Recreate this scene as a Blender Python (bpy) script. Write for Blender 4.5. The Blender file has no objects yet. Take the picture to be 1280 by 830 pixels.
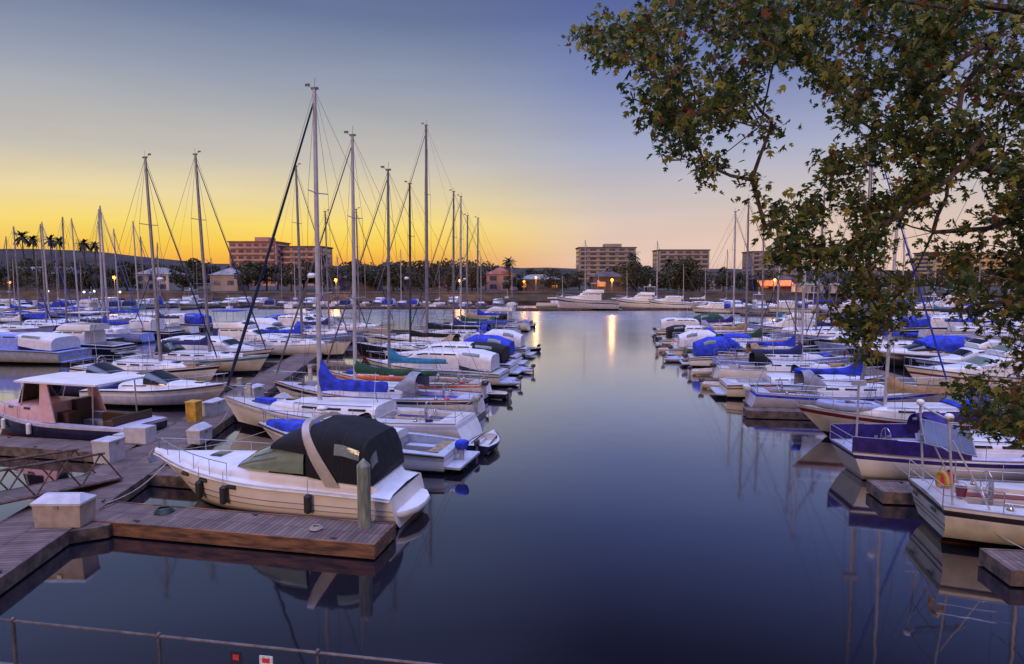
import bpy, math, random
from math import sin, cos, pi, radians, sqrt, atan2, tan
from mathutils import Vector, Matrix
random.seed(11)
SC = bpy.context.scene
COL = SC.collection

# ------------------------------------------------------------------ camera
PITCH = radians(5.0); CH = 8.0; FPX = 800.0
cd = bpy.data.cameras.new('camera'); cam = bpy.data.objects.new('camera', cd); COL.objects.link(cam)
cd.sensor_width = 36.0; cd.lens = 36.0*FPX/1280.0; cd.clip_start = 0.1; cd.clip_end = 6000
cam.location = (0, 0, CH); cam.rotation_euler = (pi/2-PITCH, 0, 0)
SC.camera = cam
_F = Vector((0, cos(PITCH), -sin(PITCH))); _U = Vector((0, sin(PITCH), cos(PITCH)))
def ray(px, py):
    return Vector((1, 0, 0))*((px-640)/FPX) + _F + _U*((415-py)/FPX)
def at(px, py, z):
    r = ray(px, py); k = (z-CH)/r.z
    return Vector((r.x*k, r.y*k, z))
def atd(px, py, d):
    r = ray(px, py); return Vector((0, 0, CH)) + r*(d/r.y)
def proj(p):
    v = Vector(p)-Vector((0, 0, CH)); d = v.dot(_F)
    return 640+FPX*v.x/d, 415-FPX*v.dot(_U)/d

# ------------------------------------------------------------------ sky
def lin(c, k=1.0):
    o = []
    for v in c:
        v = v/255.0
        o.append((v/12.92 if v <= .04045 else ((v+.055)/1.055)**2.4)*k)
    return (o[0], o[1], o[2], 1)
W = bpy.data.worlds.new('World'); SC.world = W; W.use_nodes = True
nt = W.node_tree; N = nt.nodes; Lk = nt.links; N.clear()
def nd(t, **k):
    n = N.new(t)
    for a, b in k.items(): setattr(n, a, b)
    return n
def mth(op, a, b=None, clamp=False):
    n = nd('ShaderNodeMath', operation=op, use_clamp=clamp)
    for i, v in enumerate((a, b)):
        if v is None: continue
        if isinstance(v, (int, float)): n.inputs[i].default_value = v
        else: Lk.new(v, n.inputs[i])
    return n.outputs[0]
def ramp(fac, stops):
    n = nd('ShaderNodeValToRGB'); Lk.new(fac, n.inputs[0]); e = n.color_ramp.elements
    e[0].position, e[0].color = stops[0]; e[1].position, e[1].color = stops[-1]
    for p, c in stops[1:-1]:
        q = e.new(p); q.color = c
    return n.outputs[0]
tc = nd('ShaderNodeTexCoord'); sp = nd('ShaderNodeSeparateXYZ'); Lk.new(tc.outputs['Generated'], sp.inputs[0])
X, Y, Z = sp.outputs
elev = mth('MULTIPLY', mth('ARCSINE', Z), 2/pi)                      # 0 horizon .. 1 zenith
hl = mth('SQRT', mth('ADD', mth('MULTIPLY', X, X), mth('MULTIPLY', Y, Y)))
GA = radians(-22)
dg = mth('DIVIDE', mth('ADD', mth('MULTIPLY', X, sin(GA)), mth('MULTIPLY', Y, cos(GA))), hl)   # cos of azimuth from the glow
def E(py): return math.degrees(atan2((345-py), FPX))/90
ZT = [(.5, lin((66, 76, 125))), (.62, lin((168, 180, 255), 3.1)), (1, lin((184, 194, 255), 4.8))]  # zenith above the frame brightened beyond dusk, added to light the boats
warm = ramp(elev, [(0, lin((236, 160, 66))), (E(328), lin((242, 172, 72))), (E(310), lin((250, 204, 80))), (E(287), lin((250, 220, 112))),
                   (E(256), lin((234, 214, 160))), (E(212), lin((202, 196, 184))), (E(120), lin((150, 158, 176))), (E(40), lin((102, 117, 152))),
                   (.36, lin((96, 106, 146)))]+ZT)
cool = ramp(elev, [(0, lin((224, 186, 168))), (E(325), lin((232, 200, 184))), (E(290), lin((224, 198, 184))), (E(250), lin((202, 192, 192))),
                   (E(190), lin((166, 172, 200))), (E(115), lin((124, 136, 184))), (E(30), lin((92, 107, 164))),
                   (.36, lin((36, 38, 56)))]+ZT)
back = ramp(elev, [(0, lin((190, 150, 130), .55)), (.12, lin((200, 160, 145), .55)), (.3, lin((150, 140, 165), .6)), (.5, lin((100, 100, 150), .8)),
                   (.62, lin((168, 180, 255), 3.1)), (1, lin((184, 194, 255), 4.8))])  # same added zenith fill, repeated behind the camera
def mrange(v, a, b):
    n = nd('ShaderNodeMapRange', interpolation_type='SMOOTHSTEP'); Lk.new(v, n.inputs[0])
    n.inputs[1].default_value = a; n.inputs[2].default_value = b; return n.outputs[0]
def mixc(f, a, b):
    n = nd('ShaderNodeMix', data_type='RGBA'); Lk.new(f, n.inputs[0]); Lk.new(a, n.inputs[6]); Lk.new(b, n.inputs[7]); return n.outputs[2]
f1 = mrange(dg, .845, .985); f2 = mrange(dg, .35, -.45)
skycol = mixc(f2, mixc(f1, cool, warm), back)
# faint uneven wisps of thin high cloud so the gradient is not perfectly even
mp = nd('ShaderNodeMapping'); mp.inputs['Scale'].default_value = (1.2, 1.2, 9); Lk.new(tc.outputs['Generated'], mp.inputs[0])
nz = nd('ShaderNodeTexNoise'); nz.inputs['Scale'].default_value = 2.2; nz.inputs['Detail'].default_value = 5; Lk.new(mp.outputs[0], nz.inputs[0])
wf = mth('ADD', mth('MULTIPLY', nz.outputs[0], .24), .88)
vm = nd('ShaderNodeVectorMath', operation='SCALE'); Lk.new(skycol, vm.inputs[0]); Lk.new(wf, vm.inputs['Scale'])
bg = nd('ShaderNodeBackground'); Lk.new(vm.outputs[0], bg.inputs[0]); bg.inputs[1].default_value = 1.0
wo = nd('ShaderNodeOutputWorld'); Lk.new(bg.outputs[0], wo.inputs[0])
# soft warm light from behind the camera (low, very diffuse)
sl = bpy.data.lights.new('sun', 'SUN'); so = bpy.data.objects.new('sun', sl); COL.objects.link(so)
sl.energy = 1.2; sl.angle = radians(16); sl.color = (1.0, .64, .40)
SAZ = radians(200); SEL = radians(15)      # compass direction the light comes from (0 = +Y)
sd = Vector((sin(SAZ)*cos(SEL), cos(SAZ)*cos(SEL), sin(SEL)))
so.rotation_euler = (-sd).to_track_quat('-Z', 'Y').to_euler()
SC.view_settings.view_transform = 'Standard'; SC.view_settings.look = 'None'
SC.view_settings.exposure = 0.0; SC.view_settings.gamma = 1.0; SC.view_settings.use_curve_mapping = False
SC.render.engine = 'CYCLES'
SC.cycles.max_bounces = 5; SC.cycles.diffuse_bounces = 2; SC.cycles.glossy_bounces = 3; SC.cycles.transmission_bounces = 3
SC.cycles.transparent_max_bounces = 4; SC.cycles.use_denoising = True; SC.cycles.caustics_reflective = False; SC.cycles.caustics_refractive = False

# ------------------------------------------------------------------ materials
def newmat(name):
    m = bpy.data.materials.new(name); m.use_nodes = True
    b = m.node_tree.nodes['Principled BSDF']; return m, m.node_tree, b
def setin(b, **k):
    for a, v in k.items():
        a = a.replace('_', ' ')
        b.inputs[a].default_value = v
def mat(name, col, rough=.5, metal=0, var=.12, scale=3.0, bump=0.0, bscale=20, spec=.5, stretch=None, col2=None, detail=4):
    m, t, b = newmat(name)
    n = t.nodes; l = t.links
    tcx = n.new('ShaderNodeTexCoord'); mpp = n.new('ShaderNodeMapping'); l.new(tcx.outputs['Object'], mpp.inputs[0])
    if stretch: mpp.inputs['Scale'].default_value = stretch
    z = n.new('ShaderNodeTexNoise'); z.inputs['Scale'].default_value = scale; z.inputs['Detail'].default_value = detail
    l.new(mpp.outputs[0], z.inputs[0])
    r = n.new('ShaderNodeValToRGB'); l.new(z.outputs[0], r.inputs[0])
    c = tuple(col)
    d = col2 if col2 else tuple(v*(1-var*2) for v in c)
    r.color_ramp.elements[0].position = .35; r.color_ramp.elements[0].color = (*d, 1)
    r.color_ramp.elements[1].position = .65; r.color_ramp.elements[1].color = (*[min(1, v*(1+var*.5)) for v in c], 1)
    l.new(r.outputs[0], b.inputs['Base Color'])
    setin(b, Roughness=rough, Metallic=metal, Specular_IOR_Level=spec)
    if bump:
        z2 = n.new('ShaderNodeTexNoise'); z2.inputs['Scale'].default_value = bscale; l.new(mpp.outputs[0], z2.inputs[0])
        bp = n.new('ShaderNodeBump'); bp.inputs['Strength'].default_value = bump; bp.inputs['Distance'].default_value = .05
        l.new(z2.outputs[0], bp.inputs['Height']); l.new(bp.outputs[0], b.inputs['Normal'])
    return m
M = {}
M['white'] = mat('white_gelcoat', (.80, .79, .80), .28, var=.06, scale=1.5)
M['offwhite'] = mat('aged_gelcoat', (.68, .65, .62), .35, var=.10, scale=2)
M['cream'] = mat('cream_gelcoat', (.74, .66, .50), .3, var=.08, scale=2)
M['lightblue'] = mat('light_blue_cast_gelcoat', (.26, .34, .80), .3, var=.1)  # pale blue paint, also carrying the blue light on the basin's hulls
M['lavender'] = mat('grey_lavender_paint', (.55, .54, .66), .35, var=.1)
M['grey'] = mat('grey_hull_paint', (.33, .34, .36), .35, var=.12)
M['navy'] = mat('navy_paint', (.022, .022, .065), .22, var=.15)
M['black'] = mat('black_paint', (.018, .017, .022), .25, var=.15)
M['darkgreen'] = mat('dark_green_paint', (.02, .07, .045), .3, var=.15)
M['maroon'] = mat('maroon_stripe', (.16, .02, .04), .3)
M['redbrown'] = mat('red_bottom_paint', (.20, .06, .04), .6, var=.2, scale=5)
M['pink'] = mat('pink_cabin_paint', (.72, .44, .46), .35, var=.08)
M['orange'] = mat('orange_fabric', (.85, .17, .05), .6, var=.12)
M['red'] = mat('red_plastic', (.75, .04, .04), .45)
M['yellow'] = mat('yellow_ochre_paint', (.62, .36, .05), .5, var=.2)
M['deck'] = mat('nonskid_deck', (.50, .51, .56), .6, var=.1, scale=4, bump=.1, bscale=120)
M['decktan'] = mat('tan_nonskid_deck', (.52, .45, .36), .65, var=.12, scale=4)
M['deckteak'] = mat('teak_deck', (.30, .17, .09), .6, var=.25, scale=3, stretch=(1, 14, 1))
M['teak'] = mat('varnished_teak', (.17, .075, .03), .35, var=.25, scale=3, stretch=(2, 12, 12))
M['darkwood'] = mat('dark_brown_wood', (.075, .035, .018), .5, var=.25, scale=3, stretch=(2, 10, 10))
M['offarch'] = mat('beige_arch_gelcoat', (.50, .44, .39), .3, var=.1)
M['alu'] = mat('weathered_aluminium', (.24, .24, .28), .4, metal=.35, var=.12, scale=2)
M['bronzealu'] = mat('dark_mast_aluminium', (.07, .06, .07), .35, metal=.4, var=.1)
M['whitemast'] = mat('white_painted_mast', (.46, .45, .50), .35, var=.08)
M['steel'] = mat('stainless_steel', (.62, .62, .66), .22, metal=.85, var=.05)
M['wire'] = mat('rigging_wire', (.13, .12, .14), .45, metal=.3)
M['blue'] = mat('royal_blue_canvas', (.022, .06, .66), .8, var=.3, scale=2.5, bump=.9, bscale=4)
M['navycanvas'] = mat('navy_canvas', (.02, .03, .17), .8, var=.2, scale=3, bump=.4, bscale=6)
M['purple'] = mat('purple_canvas', (.035, .016, .19), .8, var=.25, scale=3, bump=.4, bscale=6)
M['green'] = mat('green_canvas', (.018, .085, .045), .85, var=.25, scale=3, bump=.4, bscale=6)
M['teal'] = mat('teal_canvas', (.03, .22, .42), .8, var=.2, scale=3, bump=.4, bscale=6)
M['tan'] = mat('tan_canvas', (.42, .28, .15), .85, var=.2, scale=3, bump=.4, bscale=6)
M['jibgrey'] = mat('furled_sail_cloth_grey', (.13, .13, .17), .85, var=.15)
M['jibnavy'] = mat('furled_sail_cloth_navy', (.012, .018, .07), .85, var=.15)
M['blackcanvas'] = mat('black_canvas', (.007, .007, .010), .9, var=.3, scale=2.0, bump=.5, bscale=3.5)
M['whitecanvas'] = mat('white_canvas', (.74, .73, .78), .8, var=.08, scale=3, bump=.3, bscale=6)
M['greycanvas'] = mat('grey_canvas', (.30, .31, .36), .85, var=.15, scale=3, bump=.3, bscale=6)
M['rubber'] = mat('black_rubber', (.02, .02, .022), .6)
M['hypalon'] = mat('grey_blue_inflatable', (.36, .40, .58), .5, var=.08)
M['glass'] = mat('tinted_glass', (.015, .018, .022), .06, var=.1, spec=.9)
M['greenglass'] = mat('green_tinted_glass', (.20, .25, .17), .05, var=.1, spec=1.0)
M['vinyl'] = mat('clear_vinyl', (.20, .24, .22), .10, var=.15, scale=1.2, bump=.3, bscale=4)
M['engine'] = mat('outboard_cowling', (.05, .05, .055), .3)
M['enginegrey'] = mat('grey_cowling', (.35, .35, .38), .3)
M['dockside'] = mat('rusty_timber_fascia', (.27, .12, .055), .75, var=.3, scale=3, stretch=(.5, 1, 3), bump=.3, bscale=20, col2=(.07, .035, .022))
M['greyside'] = mat('weathered_fascia', (.17, .12, .10), .85, var=.3, scale=3, bump=.3, col2=(.06, .045, .04))
M['pileg'] = mat('algae_stained_piling', (.26, .30, .24), .7, var=.25, scale=3, stretch=(3, 3, .6), bump=.3)
M['boxm'] = mat('dock_box_fibreglass', (.46, .38, .32), .5, var=.12, scale=3)
M['boxw'] = mat('white_fibreglass', (.56, .55, .58), .45, var=.1, scale=3)
M['galv'] = mat('galvanised_rail', (.13, .11, .11), .5, metal=.5, var=.2, scale=8)
M['truss'] = mat('rusted_truss_steel', (.20, .12, .09), .6, metal=.3, var=.3, scale=6)
M['concrete'] = mat('seawall_concrete', (.16, .145, .15), .9, var=.22, scale=.25, stretch=(1, 1, 4), bump=.3, bscale=3)
M['concdark'] = mat('tide_stained_concrete', (.06, .05, .045), .9, var=.3, scale=.5)
M['bark'] = mat('grey_brown_bark', (.11, .075, .05), .9, var=.35, scale=6, stretch=(3, 3, 1), bump=.8, bscale=12)
M['palmbark'] = mat('palm_trunk_bark', (.10, .075, .06), .9, var=.3, scale=5)
M['bwhite'] = mat('pale_stucco', (.62, .55, .52), .85, var=.1, scale=.3)
M['bpink'] = mat('pink_stucco', (.62, .34, .30), .85, var=.12, scale=.2)
M['bgrey'] = mat('grey_mauve_stucco', (.42, .34, .34), .85, var=.12, scale=.2)
M['bgoldlit'] = mat('golden_lit_stucco', (.85, .56, .26), .8, var=.1, scale=.2)  # golden light on the tower faces is put into the base colour
M['bbrown'] = mat('brown_cladding', (.16, .10, .08), .85, var=.15, scale=.2)
M['roof'] = mat('brown_roof', (.12, .09, .085), .85, var=.2, scale=.5)
M['roofred'] = mat('red_roof', (.42, .13, .09), .8, var=.2, scale=.5)
M['roofgrey'] = mat('grey_roof', (.30, .29, .30), .8, var=.2, scale=.5)
M['wglass'] = mat('window_glass_blue', (.10, .12, .20), .15, var=.3, scale=.6)
M['hill'] = mat('hillside_scrub', (.05, .04, .035), .95, var=.35, scale=.03, bump=.5, bscale=.1)
M['land'] = mat('dry_ground', (.06, .055, .04), .95, var=.25, scale=.2)
M['path'] = mat('promenade_concrete', (.28, .26, .25), .9, var=.15, scale=1.2, bump=.2, bscale=30)
M['rope'] = mat('mooring_rope', (.45, .40, .34), .9)
M['skin'] = mat('seabird_feathers', (.55, .53, .5), .8)

def emis(name, col, s):
    m, t, b = newmat(name)
    b.inputs['Base Color'].default_value = (*col, 1)
    b.inputs['Emission Color'].default_value = (*col, 1); b.inputs['Emission Strength'].default_value = s
    return m
M['lamp'] = emis('sodium_lamp', (1.0, .30, .035), 1.15)
M['litwin'] = emis('lit_window', (1.0, .36, .05), .32)
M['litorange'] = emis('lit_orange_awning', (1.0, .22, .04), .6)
M['whitelamp'] = emis('white_dock_lamp', (1.0, .92, .8), 3.0)

def leafmat(name, stops, trans=.35):
    m, t, b = newmat(name); n = t.nodes; l = t.links
    g = n.new('ShaderNodeNewGeometry'); r = n.new('ShaderNodeValToRGB'); l.new(g.outputs['Random Per Island'], r.inputs[0])
    e = r.color_ramp.elements; e[0].position, e[0].color = stops[0][0], (*stops[0][1], 1); e[1].position, e[1].color = stops[-1][0], (*stops[-1][1], 1)
    for p, c in stops[1:-1]: q = e.new(p); q.color = (*c, 1)
    l.new(r.outputs[0], b.inputs['Base Color']); setin(b, Roughness=.55, Specular_IOR_Level=.35)
    tr = n.new('ShaderNodeBsdfTranslucent'); l.new(r.outputs[0], tr.inputs[0])
    mx = n.new('ShaderNodeMixShader'); mx.inputs[0].default_value = trans
    l.new(b.outputs[0], mx.inputs[1]); l.new(tr.outputs[0], mx.inputs[2]); l.new(mx.outputs[0], n['Material Output'].inputs[0])
    return m
M['leaf'] = leafmat('sycamore_leaves', [(0, (.016, .032, .008)), (.35, (.05, .085, .015)), (.6, (.12, .145, .028)), (.86, (.38, .34, .06)), (.92, (.18, .11, .02)), (.97, (.22, .07, .018)), (1, (.12, .035, .014))], .42)
M['fol'] = leafmat('dark_foliage', [(0, (.018, .026, .010)), (.5, (.045, .050, .018)), (1, (.085, .075, .026))], .15)
M['fol2'] = leafmat('olive_foliage', [(0, (.03, .034, .012)), (.5, (.065, .062, .022)), (1, (.12, .095, .032))], .15)
M['frond'] = leafmat('palm_fronds', [(0, (.03, .035, .014)), (1, (.085, .08, .03))], .15)

# planks
def plankmat():
    m, t, b = newmat('weathered_dock_planks'); n = t.nodes; l = t.links
    tcx = n.new('ShaderNodeTexCoord'); br = n.new('ShaderNodeTexBrick'); l.new(tcx.outputs['Object'], br.inputs[0])
    br.inputs['Color1'].default_value = (.24, .165, .135, 1); br.inputs['Color2'].default_value = (.14, .10, .085, 1)
    br.inputs['Mortar'].default_value = (.03, .025, .022, 1); br.inputs['Scale'].default_value = 1.0
    br.inputs['Brick Width'].default_value = .16; br.inputs['Row Height'].default_value = 3.0; br.inputs['Mortar Size'].default_value = .012
    br.offset = 0
    z = n.new('ShaderNodeTexNoise'); z.inputs['Scale'].default_value = 1.3; z.inputs['Detail'].default_value = 6; l.new(tcx.outputs['Object'], z.inputs[0])
    mx = n.new('ShaderNodeMix'); mx.data_type = 'RGBA'; mx.blend_type = 'MULTIPLY'; mx.inputs[0].default_value = .8
    r = n.new('ShaderNodeValToRGB'); l.new(z.outputs[0], r.inputs[0]); r.color_ramp.elements[0].position = .3; r.color_ramp.elements[0].color = (.5, .46, .44, 1)
    r.color_ramp.elements[1].position = .7; r.color_ramp.elements[1].color = (1.15, 1.1, 1.1, 1)
    l.new(br.outputs[0], mx.inputs[6]); l.new(r.outputs[0], mx.inputs[7]); l.new(mx.outputs[2], b.inputs['Base Color'])
    bp = n.new('ShaderNodeBump'); bp.inputs['Strength'].default_value = .4; bp.inputs['Distance'].default_value = .02
    l.new(br.outputs['Fac'], bp.inputs['Height']); bp.invert = True; l.new(bp.outputs[0], b.inputs['Normal'])
    setin(b, Roughness=.8); return m
M['planks'] = plankmat()
# water: calm, long exposure
def watermat():
    m, t, b = newmat('harbour_water'); n = t.nodes; l = t.links
    tcx = n.new('ShaderNodeTexCoord'); mpp = n.new('ShaderNodeMapping'); l.new(tcx.outputs['Object'], mpp.inputs[0]); mpp.inputs['Scale'].default_value = (.5, .5, 1)
    z = n.new('ShaderNodeTexNoise'); z.inputs['Scale'].default_value = 1.2; z.inputs['Detail'].default_value = 3; l.new(mpp.outputs[0], z.inputs[0])
    z2 = n.new('ShaderNodeTexNoise'); z2.inputs['Scale'].default_value = .12; z2.inputs['Detail'].default_value = 3; l.new(tcx.outputs['Object'], z2.inputs[0])
    rr = n.new('ShaderNodeMapRange'); rr.inputs[1].default_value = .35; rr.inputs[2].default_value = .7; rr.inputs[3].default_value = .02; rr.inputs[4].default_value = .07
    l.new(z2.outputs[0], rr.inputs[0])
    # the open basin farther out is ruffled by a light breeze, the water between the docks is still
    sx = n.new('ShaderNodeSeparateXYZ'); l.new(tcx.outputs['Object'], sx.inputs[0]); ry = n.new('ShaderNodeMapRange'); l.new(sx.outputs[1], ry.inputs[0])
    ry.inputs[1].default_value = 30; ry.inputs[2].default_value = 120; ry.inputs[3].default_value = .01; ry.inputs[4].default_value = .23
    ad = n.new('ShaderNodeMath'); ad.operation = 'ADD'; l.new(rr.outputs[0], ad.inputs[0]); l.new(ry.outputs[0], ad.inputs[1]); l.new(ad.outputs[0], b.inputs['Roughness'])
    bp = n.new('ShaderNodeBump'); bp.inputs['Strength'].default_value = .08; bp.inputs['Distance'].default_value = .05
    l.new(z.outputs[0], bp.inputs['Height'])
    n.remove(b)
    df = n.new('ShaderNodeBsdfDiffuse'); df.inputs[0].default_value = (.010, .009, .014, 1)
    gl = n.new('ShaderNodeBsdfGlossy'); gl.inputs[0].default_value = (.97, .97, 1, 1); l.new(ad.outputs[0], gl.inputs['Roughness']); l.new(bp.outputs[0], gl.inputs['Normal'])
    lw = n.new('ShaderNodeLayerWeight'); cv = n.new('ShaderNodeValToRGB'); l.new(lw.outputs['Facing'], cv.inputs[0]); lw.inputs[0].default_value = .5
    e = cv.color_ramp.elements; e[0].position, e[0].color = 0, (.03, .03, .03, 1); e[1].position, e[1].color = 1, (.98, .98, .98, 1)
    for p_, c_ in ((.3, .05), (.5, .12), (.62, .32), (.74, .54), (.84, .76), (.92, .88)): q = e.new(p_); q.color = (c_, c_, c_, 1)
    mx = n.new('ShaderNodeMixShader'); l.new(cv.outputs[0], mx.inputs[0]); l.new(df.outputs[0], mx.inputs[1]); l.new(gl.outputs[0], mx.inputs[2]); l.new(mx.outputs[0], n['Material Output'].inputs[0]); return m
M['water'] = watermat()

# ------------------------------------------------------------------ mesh helper
class MB:
    def __init__(s): s.v = []; s.f = []; s.m = []
    def face(s, ids, mi=0): s.f.append(tuple(ids)); s.m.append(mi)
    def add(s, vs, fs, mi=0):
        o = len(s.v); s.v += [tuple(v) for v in vs]
        for f in fs: s.face([i+o for i in f], mi)
        return o
    def box(s, c, d, rz=0, mi=0, ry=0):
        x, y, z = (k/2 for k in d); R = Matrix.Rotation(rz, 3, 'Z') @ Matrix.Rotation(ry, 3, 'Y'); c = Vector(c)
        vs = [c+R@Vector((i*x, j*y, k*z)) for i in (-1, 1) for j in (-1, 1) for k in (-1, 1)]
        s.add(vs, [(0, 1, 3, 2), (4, 6, 7, 5), (0, 4, 5, 1), (2, 3, 7, 6), (0, 2, 6, 4), (1, 5, 7, 3)], mi)
    def tube(s, pts, r, n=6, mi=0, r1=None, caps=True):
        pts = [Vector(p) for p in pts]; k = len(pts)
        if isinstance(r, (list, tuple)): rs = r
        else:
            r1 = r if r1 is None else r1; rs = [r+(r1-r)*i/(k-1) for i in range(k)]
        rings = []; up = None
        for i, p in enumerate(pts):
            t = (pts[min(i+1, k-1)]-pts[max(i-1, 0)]).normalized()
            if up is None: up = Vector((0, 0, 1)) if abs(t.z) < .9 else Vector((1, 0, 0))
            a = t.cross(up); a = a.normalized() if a.length > 1e-6 else Vector((1, 0, 0)); b = a.cross(t).normalized(); up = b
            o = len(s.v)
            for j in range(n):
                an = 2*pi*j/n; s.v.append(tuple(p+(a*cos(an)+b*sin(an))*rs[i]))
            rings.append(o)
        for i in range(k-1):
            for j in range(n):
                s.face((rings[i]+j, rings[i]+(j+1) % n, rings[i+1]+(j+1) % n, rings[i+1]+j), mi)
        if caps and n > 2: s.face([rings[0]+j for j in range(n)][::-1], mi); s.face([rings[-1]+j for j in range(n)], mi)
    def loft(s, rings, mi=0, closed=True, cap=True):
        n = len(rings[0]); o = len(s.v)
        for r in rings: s.v += [tuple(p) for p in r]
        for i in range(len(rings)-1):
            for j in range(n if closed else n-1):
                k = (j+1) % n; a = o+i*n
                s.face((a+j, a+k, a+n+k, a+n+j), mi)
        if cap:
            s.face([o+j for j in range(n)][::-1], mi); e = o+(len(rings)-1)*n; s.face([e+j for j in range(n)], mi)
    def ball(s, c, r, mi=0, nu=8, nv=6, sc=(1, 1, 1)):
        c = Vector(c); rings = []
        for i in range(nv+1):
            a = pi*(.03+.94*i/nv)
            rings.append([c+Vector((sin(a)*cos(2*pi*j/nu)*r*sc[0], sin(a)*sin(2*pi*j/nu)*r*sc[1], cos(a)*r*sc[2])) for j in range(nu)])
        s.loft(rings, mi)
    def build(s, name, mats, parent=None, smooth=False, loc=None):
        me = bpy.data.meshes.new(name); me.from_pydata(s.v, [], s.f)
        if not isinstance(mats, (list, tuple)): mats = [mats]
        for m in mats: me.materials.append(M[m] if isinstance(m, str) else m)
        me.polygons.foreach_set('material_index', s.m)
        me.polygons.foreach_set('use_smooth', [smooth]*len(s.f)); me.update()
        ob = bpy.data.objects.new(name, me); COL.objects.link(ob)
        if smooth:
            try: me.set_sharp_from_angle(angle=radians(42))
            except Exception: pass
        if parent is not None: ob.parent = parent
        if loc is not None: ob.location = loc
        return ob
def tag(o, label=None, cat=None, group=None, kind=None):
    if label: o['label'] = label
    if cat: o['category'] = cat
    if group: o['group'] = group
    if kind: o['kind'] = kind
    return o
def thing(name, loc=(0, 0, 0), rz=0, label=None, cat=None, group=None):
    o = bpy.data.objects.new(name, None); COL.objects.link(o); o.location = loc; o.rotation_euler = (0, 0, rz); o.empty_display_size = .3
    return tag(o, label, cat, group)
def copy_tree(o, parent=None):
    c = o.copy(); COL.objects.link(c)
    if parent is not None: c.parent = parent
    for ch in KIDS(o): copy_tree(ch, c)
    return c
def KIDS(o): return [x for x in COL.objects if x.parent == o]
ORD = 'first second third fourth fifth sixth seventh eighth ninth tenth eleventh twelfth thirteenth fourteenth fifteenth sixteenth seventeenth eighteenth nineteenth twentieth'.split()
TEN = ['', '', 'twenty', 'thirty', 'forty', 'fifty', 'sixty', 'seventy', 'eighty', 'ninety']
def ordw(i):
    if i < 20: return ORD[i]
    i += 1; t, u = divmod(i, 10)
    if u == 0: return TEN[t][:-1]+'ieth'
    return TEN[t]+'-'+ORD[u-1]
def label_row(objs, fmt):
    """objs: list of (obj, look); ordered as seen from the left, each label names its place in the row"""
    objs = sorted(objs, key=lambda a: proj(a[0].location)[0])
    for i, (o, look) in enumerate(objs): o['label'] = fmt.format(look=look, n=ordw(i))

def lerp(a, b, t): return a+(b-a)*t
# arch shaped surface: secs = [(x, halfwidth, zbase, ztop, exponent)]
def arch_pt(secs, x, u, off=0.0):
    secs = sorted(secs)
    if x <= secs[0][0]: s = secs[0]
    elif x >= secs[-1][0]: s = secs[-1]
    else:
        for a, b in zip(secs, secs[1:]):
            if a[0] <= x <= b[0]:
                t = (x-a[0])/max(1e-9, b[0]-a[0]); s = tuple(lerp(p, q, t) for p, q in zip(a, b)); break
    _, hw, zb, zt, n = s
    cu, su = cos(pi*u), sin(pi*u); e = 2.0/n
    y = hw*(1 if cu >= 0 else -1)*abs(cu)**e; z = zb+(zt-zb)*abs(su)**e
    if off:
        k = sqrt(y*y/(hw*hw+1e-6)+((z-zb)/(zt-zb+1e-6))**2)+1e-6
        y += off*(y/hw)/k; z += off*((z-zb)/(zt-zb+1e-6))/k
    return Vector((x, y, z))
def arch_loft(mb, secs, u0=0, u1=1, off=0, n=14, mi=0, cap=True, xs=None):
    xs = xs or [s[0] for s in secs]
    rings = [[arch_pt(secs, x, lerp(u0, u1, j/n), off) for j in range(n+1)] for x in xs]
    mb.loft(rings, mi, closed=False, cap=cap)
def patch(mb, secs, x0, x1, u0, u1, off=.012, mi=0, nx=4, nu=3, slant=0.0):
    rings = []
    for i in range(nx+1):
        x = lerp(x0, x1, i/nx)
        rings.append([arch_pt(secs, x+slant*(j/nu-.5), lerp(u0, u1, j/nu), off) for j in range(nu+1)])
    o = len(mb.v); mb.loft(rings, mi, closed=False, cap=False)

# ------------------------------------------------------------------ setting: water, land, hills
mb = MB(); mb.add([(-2500, -200, 0), (2500, -200, 0), (2500, 2500, 0), (-2500, 2500, 0)], [(0, 1, 2, 3)])
tag(mb.build('water', 'water'), kind='structure')
WALL_Y = 176.0
mb = MB(); mb.add([(-2600, WALL_Y+.6, 3.4), (2600, WALL_Y+.6, 3.4), (2600, 3000, 3.4), (-2600, 3000, 3.4)], [(0, 1, 2, 3)])
tag(mb.build('ground', 'land'), kind='structure')
def hill(pts, y0, depth, name='hills'):
    mb = MB(); rings = []
    for (px, py) in pts:
        top = atd(px, py, y0)
        rings.append([Vector((top.x*.96, y0-depth*.5, 3.3)), Vector((top.x*.98, y0-depth*.2, 3.3+(top.z-3.3)*.55)), top, Vector((top.x, y0+depth*.5, 3.3))])
    mb.loft(rings, closed=False, cap=False)
    return tag(mb.build(name, 'hill', smooth=True), kind='structure')
rh = random.Random(4)
pts = []
for i in range(60):
    px = -500+i*32
    base = 310 if px < 60 else lerp(310, 333, min(1, (px-60)/260.0))
    if px > 600: base = lerp(333, 338, min(1, (px-600)/400))
    pts.append((px, base+rh.uniform(-1.6, 1.6)))
hill(pts, 900, 300)
mb = MB(); mb.box((0, WALL_Y+.25, 1.7), (900, .5, 3.4)); mb.box((0, WALL_Y-.06, .55), (900, .16, 1.3), mi=1); mb.box((0, WALL_Y+.2, 3.5), (900, .9, .22))
tag(mb.build('seawall', ['concrete', 'concdark']), 'long pale concrete seawall along the far shore of the harbour', 'wall')
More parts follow.
